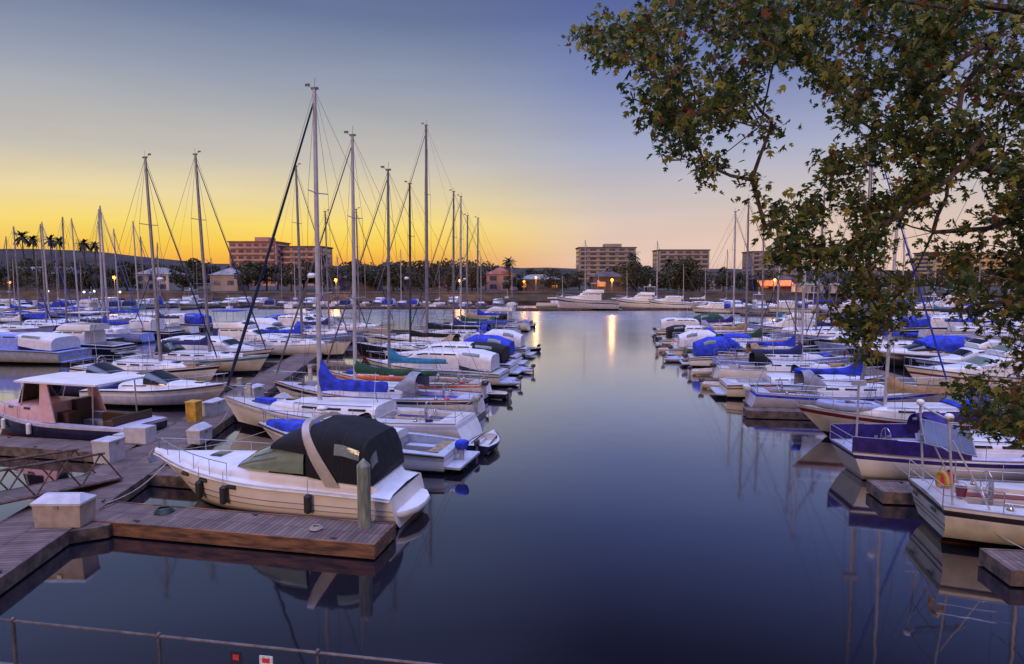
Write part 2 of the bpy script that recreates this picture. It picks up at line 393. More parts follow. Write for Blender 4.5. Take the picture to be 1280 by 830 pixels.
# near bank and promenade (below the camera)
BA = radians(-9.6)
bx = lambda u, v, z: Vector((-4.5+u*cos(BA)-v*sin(BA), 8.6+u*sin(BA)+v*cos(BA), z))
mb = MB(); mb.box((0, 0, 0), (1, 1, 1)) if False else None
mb.add([bx(-80, .4, 1.85), bx(80, .4, 1.85), bx(80, -60, 1.85), bx(-80, -60, 1.85)], [(0, 3, 2, 1)])
tag(mb.build('promenade', 'path'), kind='structure')
mb = MB(); mb.box(bx(0, .25, .8), (160, .4, 2.2), BA)
tag(mb.build('seawall', 'concrete'), 'near concrete seawall below the chain-link fence at the bottom of the view', 'wall')

# ------------------------------------------------------------------ near fence
t = thing('chain_link_fence', bx(0, 0, 1.85), BA, 'low galvanised chain-link fence with thin top rail in the foreground', 'fence')
mb = MB(); mb.tube([(-12, 0, 1.05), (9, 0, 1.05)], .021, 8); mb.build('top_rail', 'galv', t, True)
mb = MB()
for k in range(-4, 4): 
    mb = MB(); mb.tube([(k*2.42+.02-.55, 0, 0), (k*2.42+.02-.55, 0, 1.02)], .028, 8); mb.ball((k*2.42-.53, 0, 1.075), .036, nu=8, nv=4); mb.build('post', 'galv', t, True)
mb = MB()
x = -9.6
while x < 8:
    mb.tube([(x, -.025, .05), (x+.96, -.025, 1.01)], .0013, 3, caps=False); mb.tube([(x+.96, .0, .05), (x, .0, 1.01)], .0013, 3, caps=False); x += .075
mb.build('wire_mesh', 'rubber', t)

# ------------------------------------------------------------------ hulls
class Hull:
    def __init__(s, L, B, fs, fm, fb, ws=.65, tm=.42, bp=2.0, rb=.8, rt=0.0, pm=3.4, pb=1.2, dr=.5, tip=.03):
        s.__dict__.update(L=L, B=B, fs=fs, fm=fm, fb=fb, ws=ws, tm=tm, bp=bp, rb=rb, rt=rt, pm=pm, pb=pb, dr=dr, tip=tip)
    def b(s, t):
        if t < s.tm: return s.B/2*(s.ws+(1-s.ws)*sin(pi/2*t/s.tm))
        return s.B/2*max(s.tip, 1-((t-s.tm)/(1-s.tm))**s.bp)
    def zs(s, t):
        return s.fm+(s.fs-s.fm)*max(0, (.4-t)/.4)**2+(s.fb-s.fm)*max(0, (t-.4)/.6)**1.7
    def x(s, t, u=1.0):   # u = z/zs
        return -s.L/2+t*s.L-s.rb*(t**6)*(1-u)+s.rt*((1-t)**6)*(1-u)
    def tx(s, x): return max(0, min(1, (x+s.L/2)/s.L))
    def pt(s, t, z, side, off=0):
        zs = s.zs(t); v = max(0, min(1, (zs-z)/(zs+s.dr))); p = lerp(s.pm, s.pb, max(0, (t-.25)/.75)**1.5)
        y = s.b(t)*max(0, 1-v**p)+off
        return Vector((s.x(t, z/zs), side*y, z))
    def build(s, parent, top, stripe=None, boot='black', bottom='redbrown', stripe_rng=(.93, .80), boot_rng=(.19, .03), n=20, name='hull'):
        mb = MB(); fr = [1, stripe_rng[0], stripe_rng[1], .5, .3, boot_rng[0], boot_rng[1]]
        seg = [0, 1, 0, 0, 0, 2, 3, 3]
        ts = [1-(1-i/n)**1.25 for i in range(n+1)]
        rings = []
        for t in ts:
            zs = s.zs(t); zz = [f*zs for f in fr]+[-.12, -s.dr]
            rings.append([s.pt(t, z, 1) for z in zz]+[s.pt(t, z, -1) for z in zz[::-1]])
        m = len(rings[0]); o = len(mb.v)
        for r in rings: mb.v += [tuple(p) for p in r]
        h = m//2
        for i in range(n):
            for j in range(m-1):
                if j == h-1: continue
                k = j if j < h-1 else m-2-j
                a = o+i*m+j; mb.face((a, a+1, a+m+1, a+m), seg[k])
        for j in range(h-1):   # transom strips
            mb.face((o+j, o+m-1-j, o+m-2-j, o+j+1), seg[j])
        e = o+n*m
        for j in range(h-1): mb.face((e+j, e+j+1, e+m-2-j, e+m-1-j), seg[j])
        return mb.build(name, [top, stripe or top, boot, bottom], parent, True)
    def deck(s, parent, m='deck', ck=None, cw=.8, depth=.45, camber=.06, n=22, inset=.04, drop=.03, name='deck'):
        """ck=(x0,x1) recessed cockpit"""
        mb = MB(); ts = sorted(set([i/n for i in range(n+1)]+([s.tx(ck[0]), s.tx(ck[1])] if ck else [])))
        rows = []
        for t in ts:
            b = max(.01, s.b(t)-inset*.5); z = s.zs(t)-drop; c = min(cw, b*.8); x = s.x(t)
            rows.append([Vector((x, b, z)), Vector((x, c, z+camber*.6)), Vector((x, 0, z+camber)), Vector((x, -c, z+camber*.6)), Vector((x, -b, z))])
        o = len(mb.v)
        for r in rows: mb.v += [tuple(p) for p in r]
        for i in range(len(ts)-1):
            tm_ = (ts[i]+ts[i+1])/2; xm = s.x(tm_); hole = ck and ck[0] < xm < ck[1]
            for j in range(4):
                if hole and j in (1, 2): continue
                a = o+i*5+j; mb.face((a, a+5, a+6, a+1))
        if ck:
            x0, x1 = ck; t0, t1 = s.tx(x0), s.tx(x1)
            K = [(x0, min(cw, (s.b(t0)-inset*.5)*.8), s.zs(t0)-drop+camber*.6), (x1, min(cw, (s.b(t1)-inset*.5)*.8), s.zs(t1)-drop+camber*.6)]
            P = []
            for x, c, z in K:
                P += [(x, c, z), (x, -c, z), (x, c*.95, z-depth), (x, -c*.95, z-depth)]
            mb.add(P, [(0, 2, 6, 4), (1, 5, 7, 3), (2, 3, 7, 6), (0, 1, 3, 2), (4, 6, 7, 5)])
            for sg in (-1, 1):       # cockpit seats
                c = K[0][1]*.72; z = K[0][2]-depth*.55
                mb.box(((x0+x1)/2, sg*c, z-.1), (abs(x1-x0)*.9, K[0][1]*.4, .3))
        return mb.build(name, m, parent, True)
    def rail(s, mb, t0, t1, h, side, r=.018, n=12, off=-.05, mi=0, seg=6):
        mb.tube([s.pt(lerp(t0, t1, i/n), s.zs(lerp(t0, t1, i/n)), side, off)+Vector((0, 0, h)) for i in range(n+1)], r, seg, mi=mi)

def sail_cover(parent, x0, x1, z, m, hm=.9, he=.22, w=.17, dx=-1, name='sail_cover', seed=0, he_=None):
    """lumpy canvas over the flaked mainsail; x0 is the mast end"""
    he = he_ or he; rr = random.Random(seed); mb = MB(); rings = []; K = 12
    for i in range(K+1):
        t = i/K; x = lerp(x0, x1, t); h = he+(hm-he)*max(0, 1-t/.28)**1.7+ .1*(1-t); h *= rr.uniform(.93, 1.06)
        wd = w*lerp(1.0, .55, t)*rr.uniform(.92, 1.08); sag = .04*sin(pi*t)
        if t < .05: wd *= .7
        rings.append([(x, wd*cos(a)*(1 if sin(a) < .3 else .75), z-sag+h*.42+h*.55*sin(a)) for a in [2*pi*j/10 for j in range(10)]])
    mb.loft(rings); return mb.build(name, m, parent, True)

def mast_rig(T, h, L, top, mx, mm='alu', jib=None, boom=True, cover=None, det=1, lean=0.0, boomlen=None, coverh=.9, seed=0, jibr=.07):
    """top = masthead height above water"""
    zd = h.zs(h.tx(mx))+.25; P = Vector((mx, 0, zd)); Q = Vector((mx-lean, 0, top))
    r0 = max(.08, (top-zd)*.0080)
    m = MB(); m.tube([P, P.lerp(Q, .6), Q], [r0, r0*.95, r0*.72], 8 if det else 6)
    mast = m.build('mast', mm, T, True)
    fr = [.55] if top < 15 else [.36, .68]
    sp = [min(h.B*.36, 1.15)*k for k in ([1] if len(fr) == 1 else [1, .78])]
    if det:
        for f, w in zip(fr, sp):
            m = MB(); q = P.lerp(Q, f); m.tube([q+Vector((-.12, w, .05)), q, q+Vector((-.12, -w, .05))], .028, 5); m.build('spreader', mm, mast)
        m = MB(); m.tube([Q, Q+Vector((-.05, 0, .55))], .012, 4); m.tube([Q, Q+Vector((.35, 0, .18))], .012, 4); m.box(Q+Vector((.38, 0, .24)), (.26, .03, .12)); m.box(Q+Vector((-.02, 0, .04)), (.34, .14, .1))
        m.build('wind_vane', 'wire', mast)
    wr = .011 if T.get('near') else .014
    m = MB(); bow = Vector((h.L/2-.15, 0, h.zs(1)+.05)); st = Vector((-h.L/2+.1, 0, h.zs(0)+.05))
    fh = 1.0 if top > 13 else .88
    m.tube([P.lerp(Q, fh), bow], wr, 3, caps=False); m.tube([Q, st], wr, 3, caps=False)
    for s_ in (-1, 1):
        ch = Vector((mx-.15, s_*(h.b(h.tx(mx))-.08), h.zs(h.tx(mx))))
        last = ch
        for f, w in zip(fr, sp):
            q = P.lerp(Q, f)+Vector((-.12, s_*w, .05)); m.tube([last, q], wr, 3, caps=False); last = q
        m.tube([last, P.lerp(Q, .985)], wr, 3, caps=False)
        m.tube([ch+Vector((.3, 0, 0)), P.lerp(Q, fr[0])], wr, 3, caps=False)
    m.build('rigging', 'wire', T)
    if jib:
        jib = {'whitecanvas': 'jibgrey', 'navycanvas': 'jibnavy', 'blue': 'blue'}.get(jib, jib)
        m = MB(); a = bow+Vector((-.1, 0, .45)); b_ = P.lerp(Q, fh*.97); K = 8
        pts = [a.lerp(b_, i/K)+Vector((0, 0, -.1*sin(pi*i/K))) for i in range(K+1)]
        m.tube(pts, [jibr*.8]+[jibr*lerp(1.15, .5, i/K) for i in range(1, K+1)], 7); m.build('furled_jib', jib, T, True)
    bl = boomlen or h.L*.36; bz = zd+.85
    if boom:
        m = MB(); m.tube([(mx-.1, 0, bz), (mx-bl, 0, bz+.03)], .06, 6); m.build('boom', mm, T, True)
        if det:
            m = MB(); m.tube([(mx-bl+.1, 0, bz), Q], .008, 3, caps=False); m.tube([(mx-bl*.8, 0, bz), (mx-bl*.85, 0, h.zs(.2)+.1)], .02, 4, caps=False); m.build('boom_line', 'wire', T)
    if cover:
        sail_cover(T, mx-.02, mx-bl*.97, bz, cover, hm=coverh, seed=seed, he_=.5 if seed == 1 else .3)
    return zd, bz

def outboard(parent, x, y, z, col='engine', s=1.0, name='outboard_motor'):
    m = MB(); rings = []
    for dz, w, l, ox in ((0, .09, .13, 0), (.06, .14, .24, 0), (.24, .15, .27, -.03), (.34, .13, .24, -.05), (.385, .07, .14, -.06)):
        rings.append([(x-.2*s+ox*s+l*s*(1 if cos(a) > 0 else -1)*abs(cos(a))**.6, y+w*s*(1 if sin(a) > 0 else -1)*abs(sin(a))**.6, z+(.0+dz)*s) for a in [2*pi*(j+.5)/12 for j in range(12)]])
    m.loft(rings, 0); m.box((x-.22*s, y, z-.35*s), (.17*s, .10*s, .75*s), mi=1); m.box((x-.25*s, y, z-.72*s), (.4*s, .07*s, .12*s), mi=1); m.box((x-.02*s, y, z-.02*s), (.12*s, .22*s, .3*s), mi=1)
    return m.build(name, [col, 'enginegrey'], parent, True)

def sailboat(loc, heading, L=11, name='sailboat', hull='white', stripe=None, boot='navy', bottom='black', deck=None, top=16, cover='blue', jib='whitecanvas',
             mm='alu', det=1, dodger=None, bimini=None, engine=False, B=None, ws=.62, seed=0, rt=-.35, rb=1.1, lean=.25, mf=.575, coverh=.9, boomlen=None, wheel=True,
             cabinmat='white', fbk=1.0, stern_name=False, jibr=.055, cat='sailboat', group=None, fb=None, pm=3.4):
    rr = random.Random(seed+77); deck = deck or ['deck', 'offwhite', 'lavender', 'decktan', 'deck'][seed % 5]; T = thing(name, loc, heading, None, cat, group)
    if det > 1: T['near'] = 1
    B = B or (1.1+L*.215); f = (.75+L*.035)*fbk
    h = Hull(L, B, f*1.0, f*.96, f*1.32, ws=ws, rb=rb, rt=rt, dr=.45, pm=pm)
    h.build(T, hull, stripe, boot, bottom, n=22 if det > 1 else 14)
    ck = (-L*.43, -L*.20)
    h.deck(T, deck, ck, cw=B*.24, depth=.5, n=22 if det > 1 else 12)
    # toe rail
    m = MB()
    for s_ in (-1, 1): h.rail(m, 0, 1, .015, s_, .03 if det else .04, 14 if det else 8, off=-.02, seg=5)
    m.build('toe_rail', 'teak' if rr.random() < .4 else 'alu', T)
    # cabin trunk
    zt = lambda x: h.zs(h.tx(x))
    c0, c1 = -L*.195, L*.25; ch = .42+L*.008
    secs = [(c0, B*.30, zt(c0)-.02, zt(c0)+ch+.06, 5), (L*.02, B*.31, zt(L*.02)-.02, zt(L*.02)+ch, 5), (L*.16, B*.25, zt(L*.16)-.02, zt(L*.16)+ch*.8, 4.5), (c1, B*.14, zt(c1)-.02, zt(c1)+ch*.42, 4), (c1+.35, B*.09, zt(c1)-.02, zt(c1)+.06, 4)]
    m = MB(); arch_loft(m, secs); cab = m.build('cabin', cabinmat, T, True)
    nw = 3 if L > 10 else 2
    for s_ in (0, 1):
        for k in range(nw):
            x0 = lerp(c0+.35, L*.12, (k+.1)/nw); x1 = lerp(c0+.35, L*.12, (k+.8)/nw)
            m = MB(); u = (.075, .165); u = u if s_ == 0 else (1-u[0], 1-u[1]); patch(m, secs, x0, x1, u[0], u[1], .014); m.build('window', 'glass', cab)
    if det:
        m = MB(); m.box((c0+.05, 0, zt(c0)+ch*.65), (.06, B*.2, ch*.9)); m.build('companionway', 'teak', T)
        m = MB(); m.box((L*.19, 0, zt(L*.19)+ch*.75), (.5, .5, .07)); m.box((L*.34, 0, zt(L*.34)+.07), (.5, .5, .07)); m.build('hatch', 'glass', T)
        csc = rr.choice(['navycanvas', 'tan', 'blue', 'greycanvas', 'teak', 'maroon'])
        for s_ in (-1, 1):
            m = MB(); m.box(((ck[0]+ck[1])/2, s_*B*.175, h.zs(.2)-.22), (L*.19, B*.10, .09)); m.build('cockpit_cushion', csc, T)
        m = MB(); m.box(((ck[0]+ck[1])/2, 0, h.zs(.2)-.47), (L*.2, B*.22, .03)); m.build('cockpit_sole', 'deckteak', T)
        for s_ in (-1, 1):
            for x in (ck[0]+L*.08, ck[1]+.1):
                m = MB(); z = zt(x)+.02; m.tube([(x, s_*B*.30, z), (x, s_*B*.30, z+.08), (x, s_*B*.30, z+.17)], [.10, .06, .075], 9); m.build('winch', 'steel', T, True)
            m = MB(); yy = [arch_pt(secs, x, .27 if s_ > 0 else .73, .06) for x in (c0+.2, L*.02, L*.14)]; m.tube(yy, .022, 5); m.build('grab_rail', 'teak', T)
        x = ck[0]+L*.03; m = MB(); m.tube([(x+.18*cos(q), B*.30+.14*sin(q), h.zs(.1)+.03+q*.004) for q in [k*.5 for k in range(38)]], .014, 4); m.build('coiled_line', rr.choice(['rope', 'navycanvas', 'red']), T)
        m = MB(); m.box((L*.30, rr.uniform(-.2, .2), zt(L*.3)+.16), (rr.uniform(.6, 1.2), .45, .24), rr.uniform(-.3, .3)); m.build('sail_bag', rr.choice(['navycanvas', 'greycanvas', 'whitecanvas', 'blue', 'tan']), T)
        # pulpits, stanchions, lifelines
        r = .016 if det > 1 else .02; m = MB()
        for s_ in (-1, 1):
            h.rail(m, .86, 1.0, .62, s_, r, 6, off=-.06); 
            for t in (.86, .93): p = h.pt(t, h.zs(t), s_, -.06); m.tube([p, p+Vector((0, 0, .62))], r, 5)
        p = h.pt(1, h.zs(1), 1, 0); m.tube([(h.x(1)-.05, 0, h.zs(1)), (h.x(1)-.02, 0, h.zs(1)+.62)], r, 5)
        m.build('pulpit', 'steel', T)
        m = MB()
        for s_ in (-1, 1):
            h.rail(m, 0.0, .12, .62, s_, r, 4, off=-.06); h.rail(m, 0.0, .12, .33, s_, r*.8, 4, off=-.06)
            for t in (.0, .12): p = h.pt(t, h.zs(t), s_, -.06); m.tube([p, p+Vector((0, 0, .62))], r, 5)
        a, b_ = h.pt(0, h.zs(0), 1, -.06), h.pt(0, h.zs(0), -1, -.06)
        for z in (.33, .62): m.tube([a+Vector((0, 0, z)), b_+Vector((0, 0, z))], r, 5)
        m.build('stern_rail', 'steel', T)
        m = MB()
        for s_ in (-1, 1):
            for z in (.6, .32): h.rail(m, .12, .86, z, s_, .007 if det > 1 else .01, 8, off=-.06, seg=3)
            for t in (.24, .36, .48, .60, .72): p = h.pt(t, h.zs(t), s_, -.06); m.tube([p, p+Vector((0, 0, .61))], .013, 4)
        m.build('lifelines', 'steel', T)
    if wheel and det:
        x = -L*.36; z = zt(x)+.35; m = MB(); m.tube([(x, .42*cos(a), z+.42*sin(a)) for a in [2*pi*j/14 for j in range(15)]], .018, 5, caps=False)
        for a in range(5): m.tube([(x, 0, z), (x, .42*cos(a*1.2566), z+.42*sin(a*1.2566))], .01, 4)
        m.tube([(x+.12, 0, z-.8), (x+.1, 0, z+.1)], .07, 6); m.build('steering_wheel', 'steel', T)
    mx = -L/2+L*mf
    zd, bz = mast_rig(T, h, L, top, mx, mm, jib, True, cover, det, lean, boomlen, coverh, seed, jibr)
    if dodger is None and det and seed % 3 and not seed == 71 and seed != 1: dodger = ['navycanvas', 'blue', 'greycanvas', 'green', 'blackcanvas', 'tan'][seed % 6]
    if det and seed % 4 == 1: m = MB(); q = Vector((mx+.28, 0, zd+(top-zd)*.42)); m.tube([q-Vector((0, 0, .12)), q, q+Vector((0, 0, .12))], [.2, .24, .14], 10); m.build('radar_dome', 'white', T, True)
    if dodger:
        z0 = zt(c0)+ch-.15; s2 = [(c0-.75, B*.29, z0-.1, z0+.95, 3.2), (c0-.2, B*.30, z0, z0+1.0, 3), (c0+.55, B*.28, z0+.05, z0+.28, 3)]
        m = MB(); arch_loft(m, s2, cap=False); d = m.build('dodger', dodger, T, True)
        m = MB(); patch(m, s2, c0-.1, c0+.42, .3, .7, .015); m.build('window', 'vinyl', d)
    if bimini:
        x0, x1 = -L*.46, -L*.27; z0 = zt(x0)+1.75; s2 = [(x0, B*.34, z0, z0+.22, 3), ((x0+x1)/2, B*.35, z0+.04, z0+.32, 3), (x1, B*.34, z0, z0+.22, 3)]
        m = MB(); arch_loft(m, s2, cap=False, n=10); m2 = m.build('bimini', bimini, T, True)
        m = MB()
        for x in (x0, x1):
            for s_ in (-1, 1): m.tube([(x, s_*B*.34, z0), ((x0+x1)/2, s_*B*.4, zt(x0))], .014, 4)
        m.build('bimini_frame', 'steel', T)
    if engine: outboard(T, -L/2-.05, B*.18, h.zs(0)-.15, 'engine' if engine is True else engine, .9)
    return T, h

# ------------------------------------------------------------------ motor boats
def motorboat(loc, heading, L=10, name='motorboat', hull='white', stripe='navy', boot='black', deck='deck', house='white', style='cruiser', canvas=None, det=1, seed=0, fb=1.0, cat='motorboat', group=None, glass='glass', top='white'):
    rr = random.Random(seed+5); T = thing(name, loc, heading, None, cat, group)
    B = 1.2+L*.21; f = (.7+L*.04)*fb
    h = Hull(L, B, f*.85, f, f*1.4, ws=.86, tm=.3, bp=2.3, rb=1.2, rt=.05, pm=6, pb=1.3, dr=.4)
    h.build(T, hull, stripe, boot, 'black', stripe_rng=(.78, .68), n=14 if det < 2 else 22)
    h.deck(T, deck, (-L*.46, -L*.22), cw=B*.36, depth=.55, n=12)
    m = MB()
    for s_ in (-1, 1): h.rail(m, 0, 1, -.06, s_, .04, 10, off=.02, seg=5)
    m.build('rub_rail', 'rubber' if hull != 'black' else 'steel', T)
    zt = lambda x: h.zs(h.tx(x))
    c0, c1 = -L*.22, L*.28; hh = 1.35 if style != 'express' else .75
    if style == 'express':
        secs = [(c0, B*.36, zt(c0)-.05, zt(c0)+hh*.5, 4), (0, B*.34, zt(0)-.05, zt(0)+hh*.55, 4), (L*.2, B*.25, zt(L*.2)-.05, zt(L*.2)+hh*.4, 3), (L*.36, B*.1, zt(L*.36)-.05, zt(L*.36)+.1, 3)]
    else:
        secs = [(c0, B*.38, zt(c0)-.05, zt(c0)+hh, 7), (L*.02, B*.37, zt(0)-.05, zt(0)+hh*.98, 7), (L*.10, B*.35, zt(L*.1)-.05, zt(L*.1)+hh*.86, 6), (L*.20, B*.30, zt(L*.2)-.05, zt(L*.2)+.45, 5), (L*.36, B*.14, zt(L*.36)-.05, zt(L*.36)+.12, 4)]
    m = MB(); arch_loft(m, secs); cab = m.build('cabin', house, T, True)
    u0, u1 = (.12, .30) if style != 'express' else (.1, .2)
    for s_ in (0, 1):
        for k in range(3 if style != 'express' else 2):
            x0 = lerp(c0+.2, L*.09, (k+.05)/3); x1 = lerp(c0+.2, L*.09, (k+.9)/3); u = (.155, .215) if style != 'express' else (.09, .14)
            if s_: u = (1-u[0], 1-u[1])
            m = MB(); patch(m, secs, x0, x1, u[0], u[1], .014); m.build('window', glass, cab)
    if style != 'express':
        m = MB(); patch(m, secs, L*.115, L*.18, .24, .76, .014, nu=8); m.build('windshield', glass, cab)
    else:
        ws_ = [(-L*.04, B*.33, zt(0)+.30, zt(0)+1.02, 3), (L*.06, B*.31, zt(0)+.30, zt(0)+.62, 3), (L*.12, B*.26, zt(0)+.26, zt(0)+.34, 3)]
        m = MB(); arch_loft(m, ws_, cap=False); m.build('windshield', glass, T, True)
    if style == 'flybridge' or style == 'yacht':
        z1 = zt(0)+hh; s2 = [(c0-.6, B*.36, z1-.04, z1+.55, 8), (L*.0, B*.35, z1-.04, z1+.62, 7), (L*.07, B*.28, z1-.06, z1+.25, 5)]
        m = MB(); arch_loft(m, s2); fbp = m.build('flybridge', house, T, True)
        m = MB(); patch(m, s2, L*.005, L*.06, .28, .72, .014, nu=6); m.build('windshield', glass, fbp)
        m = MB(); m.box((c0*.8, 0, z1+1.75), (L*.24, B*.62, .08)); m.build('hardtop', canvas or 'white', T)
        m = MB()
        for x in (c0*.8-L*.1, c0*.8+L*.1):
            for s_ in (-1, 1): m.tube([(x, s_*B*.29, z1+.4), (x, s_*B*.29, z1+1.75)], .03, 5)
        m.build('hardtop_frame', 'steel', T)
        m = MB(); m.tube([(c0*.8, 0, z1+1.75), (c0*.8-.1, 0, z1+3.4)], .03, 5); m.box((c0*.8, 0, z1+2.1), (.5, .5, .25)); m.build('radar_mast', 'white', T)
    elif canvas:
        z0 = zt(c0)+hh*.7; s2 = [(-L*.44, B*.37, zt(-L*.4)+.05, zt(c0)+hh*.82, 4), (-L*.34, B*.38, zt(-L*.3)+.1, zt(c0)+hh+.02, 4.5), (-L*.205, B*.37, zt(-L*.2)+.4, zt(c0)+hh+.08, 5)] if style != 'express' else [(-L*.44, B*.36, zt(-L*.4)+.05, z0+.55, 3.5), (-L*.30, B*.38, zt(-L*.3)+.1, z0+1.05, 3.2), (-L*.1, B*.37, zt(-L*.1)+.4, z0+1.1, 3.2), (L*.0, B*.33, zt(0)+.7, z0+.6, 3)]
        m = MB(); arch_loft(m, s2); cv = m.build('canvas_cover', canvas, T, True)
        for s_ in (0, 1):
            m = MB(); u = (.16, .28) if s_ == 0 else (.84, .72); patch(m, s2, -L*.36, -L*.24, u[0], u[1], .014); m.build('window', 'vinyl', cv)
    if det:
        m = MB(); m.box((-L*.34, 0, h.zs(.15)-.50), (L*.22, B*.6, .03)); m.build('cockpit_sole', 'deckteak', T)
        m = MB(); m.box((-L*.43, 0, h.zs(.1)-.25), (.5, B*.55, .4)); m.build('bench_seat', rr.choice(['navycanvas', 'tan', 'offwhite', 'blue']), T)
        m = MB(); m.box((L*.3, 0, zt(L*.3)+.2), (.5, .5, .06)); m.build('hatch', 'glass', T)
        m = MB()
        for s_ in (-1, 1):
            h.rail(m, .55, 1.0, .6, s_, .02, 8, off=-.08)
            for t in (.55, .66, .77, .88, .97): p = h.pt(t, h.zs(t), s_, -.08); m.tube([p, p+Vector((0, 0, .6))], .015, 4)
        m.build('bow_rail', 'steel', T)
        m = MB(); m.box((-L/2-.3, 0, .28), (.7, B*.8, .09)); m.build('swim_platform', deck, T)
        m = MB(); m.tube([(-L*.15, B*.3, zt(0)+hh), (-L*.17, B*.3, zt(0)+hh+2.3)], .012, 4); m.build('antenna', 'white', T)
    return T, h

def dinghy(loc, rz, col='hypalon', L=2.9, label=None, group=None, engine=True, rigid=False, z=0, cat='dinghy'):
    T = thing('dinghy', (loc[0], loc[1], z), rz, label, cat, group)
    if rigid:
        h = Hull(L, 1.35, .42, .40, .55, ws=.75, rb=.35, rt=0, dr=.12, pm=3, pb=1.4); h.build(T, col, col, col, col, n=10); h.deck(T, 'offwhite', (-L*.42, L*.28), cw=.5, depth=.3, n=8)
    else:
        m = MB(); r = .2; pts = [(-L/2, .55, .26), (-L*.2, .58, .26), (L*.2, .5, .28), (L*.42, .24, .36), (L*.48, 0, .4), (L*.42, -.24, .36), (L*.2, -.5, .28), (-L*.2, -.58, .26), (-L/2, -.55, .26)]
        m.tube(pts, [.1, r, r, r*.95, r*.9, r*.95, r, r, .1], 9); m.build('tube', col, T, True)
        m = MB(); m.box((-.1, 0, .16), (L*.8, 1.0, .08)); m.box((-L*.42, 0, .32), (.06, .8, .36)); m.build('floor', 'greycanvas', T)
        m = MB(); m.box((0, 0, .42), (.25, 1.0, .05)); m.build('thwart', 'teak', T)
    if engine: outboard(T, -L*.46, 0, .45, 'engine', .75)
    return T

# ------------------------------------------------------------------ docks
def dock(a, b, w, label, side='greyside', z=.45, th=.42, group=None, piles=0):
    a = Vector((a[0], a[1], 0)); b = Vector((b[0], b[1], 0)); d = b-a; L = d.length; rz = atan2(d.y, d.x); c = (a+b)/2
    T = thing('floating_dock', (c.x, c.y, 0), rz, label, 'dock', group)
    m = MB(); m.box((0, 0, z-.03), (L, w-.08, .06)); m.build('deck_planks', 'planks', T)
    m = MB(); t = .07
    for s_ in (-1, 1): m.box((0, s_*(w/2), z-th/2+.02), (L+t, t, th))
    for s_ in (-1, 1): m.box((s_*L/2, 0, z-th/2+.018), (t, w-t, th-.004))
    m.build('fascia', side, T)
    m = MB(); m.box((0, 0, .08), (L-.2, w-.3, .45)); m.build('float', 'concdark', T)
    m = MB(); n = int(L/2.6)
    for i in range(n):
        x = -L/2+(i+.6)*L/n; s_ = 1 if i % 2 else -1
        m = MB(); y = s_*(w/2-.18); m.tube([(x-.12, y, z+.05), (x+.12, y, z+.05)], .02, 5); m.box((x, y, z+.02), (.1, .06, .04)); m.build('cleat', 'galv', T)
    return T
def piling(p, top, label, r=.19, group=None, m_='pileg'):
    T = thing('dock_piling', (p[0], p[1], 0), 0, label, 'piling', group)
    m = MB(); m.tube([(0, 0, -.6), (0, 0, top-.25)], r, 14); m.build('post', m_, T, True)
    m = MB(); m.tube([(0, 0, top-.25), (0, 0, top-.2), (0, 0, top)], [r*1.02, r, .02], 14); m.build('cap', 'pileg', T, True)
    return T
def dock_box(p, rz, label, s=(1.3, .65, .62), col='boxm', z=.46, peak=.14, group=None):
    T = thing('dock_box', (p[0], p[1], z), rz, label, 'dock box', group)
    m = MB(); x, y, h = s[0]/2, s[1]/2, s[2]
    m.loft([[(-x*.94, -y*.92, 0), (x*.94, -y*.92, 0), (x*.94, y*.92, 0), (-x*.94, y*.92, 0)], [(-x, -y, h), (x, -y, h), (x, y, h), (-x, y, h)]]); m.build('box_body', col, T)
    m = MB(); k = 1.05
    m.loft([[(-x*k, -y*k, h+.002), (x*k, -y*k, h+.002), (x*k, y*k, h+.002), (-x*k, y*k, h+.002)], [(-x*k, -y*k, h+.07), (x*k, -y*k, h+.07), (x*k, y*k, h+.07), (-x*k, y*k, h+.07)], [(-x*.75, -y*.2, h+.07+peak), (x*.75, -y*.2, h+.07+peak), (x*.75, y*.2, h+.07+peak), (-x*.75, y*.2, h+.07+peak)]]); m.build('lid', 'boxw', T)
    m = MB(); m.box((0, -y*1.06, h-.06), (.14, .03, .1)); m.build('latch', 'steel', T)
    return T
def fender(p, label, col='rubber', group=None, s=1):
    T = thing('fender', p, 0, label, 'fender', group)
    m = MB(); m.tube([(0, 0, -.32*s), (0, 0, -.27*s), (0, 0, .24*s), (0, 0, .31*s)], [.05*s, .12*s, .12*s, .04*s], 10); m.build('cushion', col, T, True)
    m = MB(); m.tube([(0, 0, .3*s), (0, .02, .78*s)], .012, 4); m.build('line', 'rope', T)
    return T
#==MAIN==
def hd(a, b): return atan2(b[1]-a[1], b[0]-a[0])
def from_stern(sx, sy, L, deg):
    a = radians(deg); return (sx+cos(a)*L/2, sy+sin(a)*L/2, 0), a

# ================================================================== FOREGROUND LEFT
# ---- main walkway and fingers
def wx(y): return -14.75-.125*(y-21)          # centre line of the left walkway
W0, W1 = (wx(14)+.0, 14.0), (wx(100), 100.0)
dock(W0, W1, 2.4, 'long plank walkway running away between the two left rows of boats', piles=0)
dock((wx(20)+1.25, 20.1), (-3.75, 18.2), 1.55, 'near finger dock with rusty brown side beside the white cabin cruiser', side='dockside')
dock((wx(26)-1.25, 27.4), (-27.5, 29.7), 1.5, 'finger dock below the navy boat with the white hardtop')
piling(at(456, 664, .3), 2.55, 'tall round algae-stained piling at the outer end of the nearest finger dock', .2)
piling(at(195, 492, .3), 2.4, 'piling beside the walkway next to the yellow post', .16) if False else None
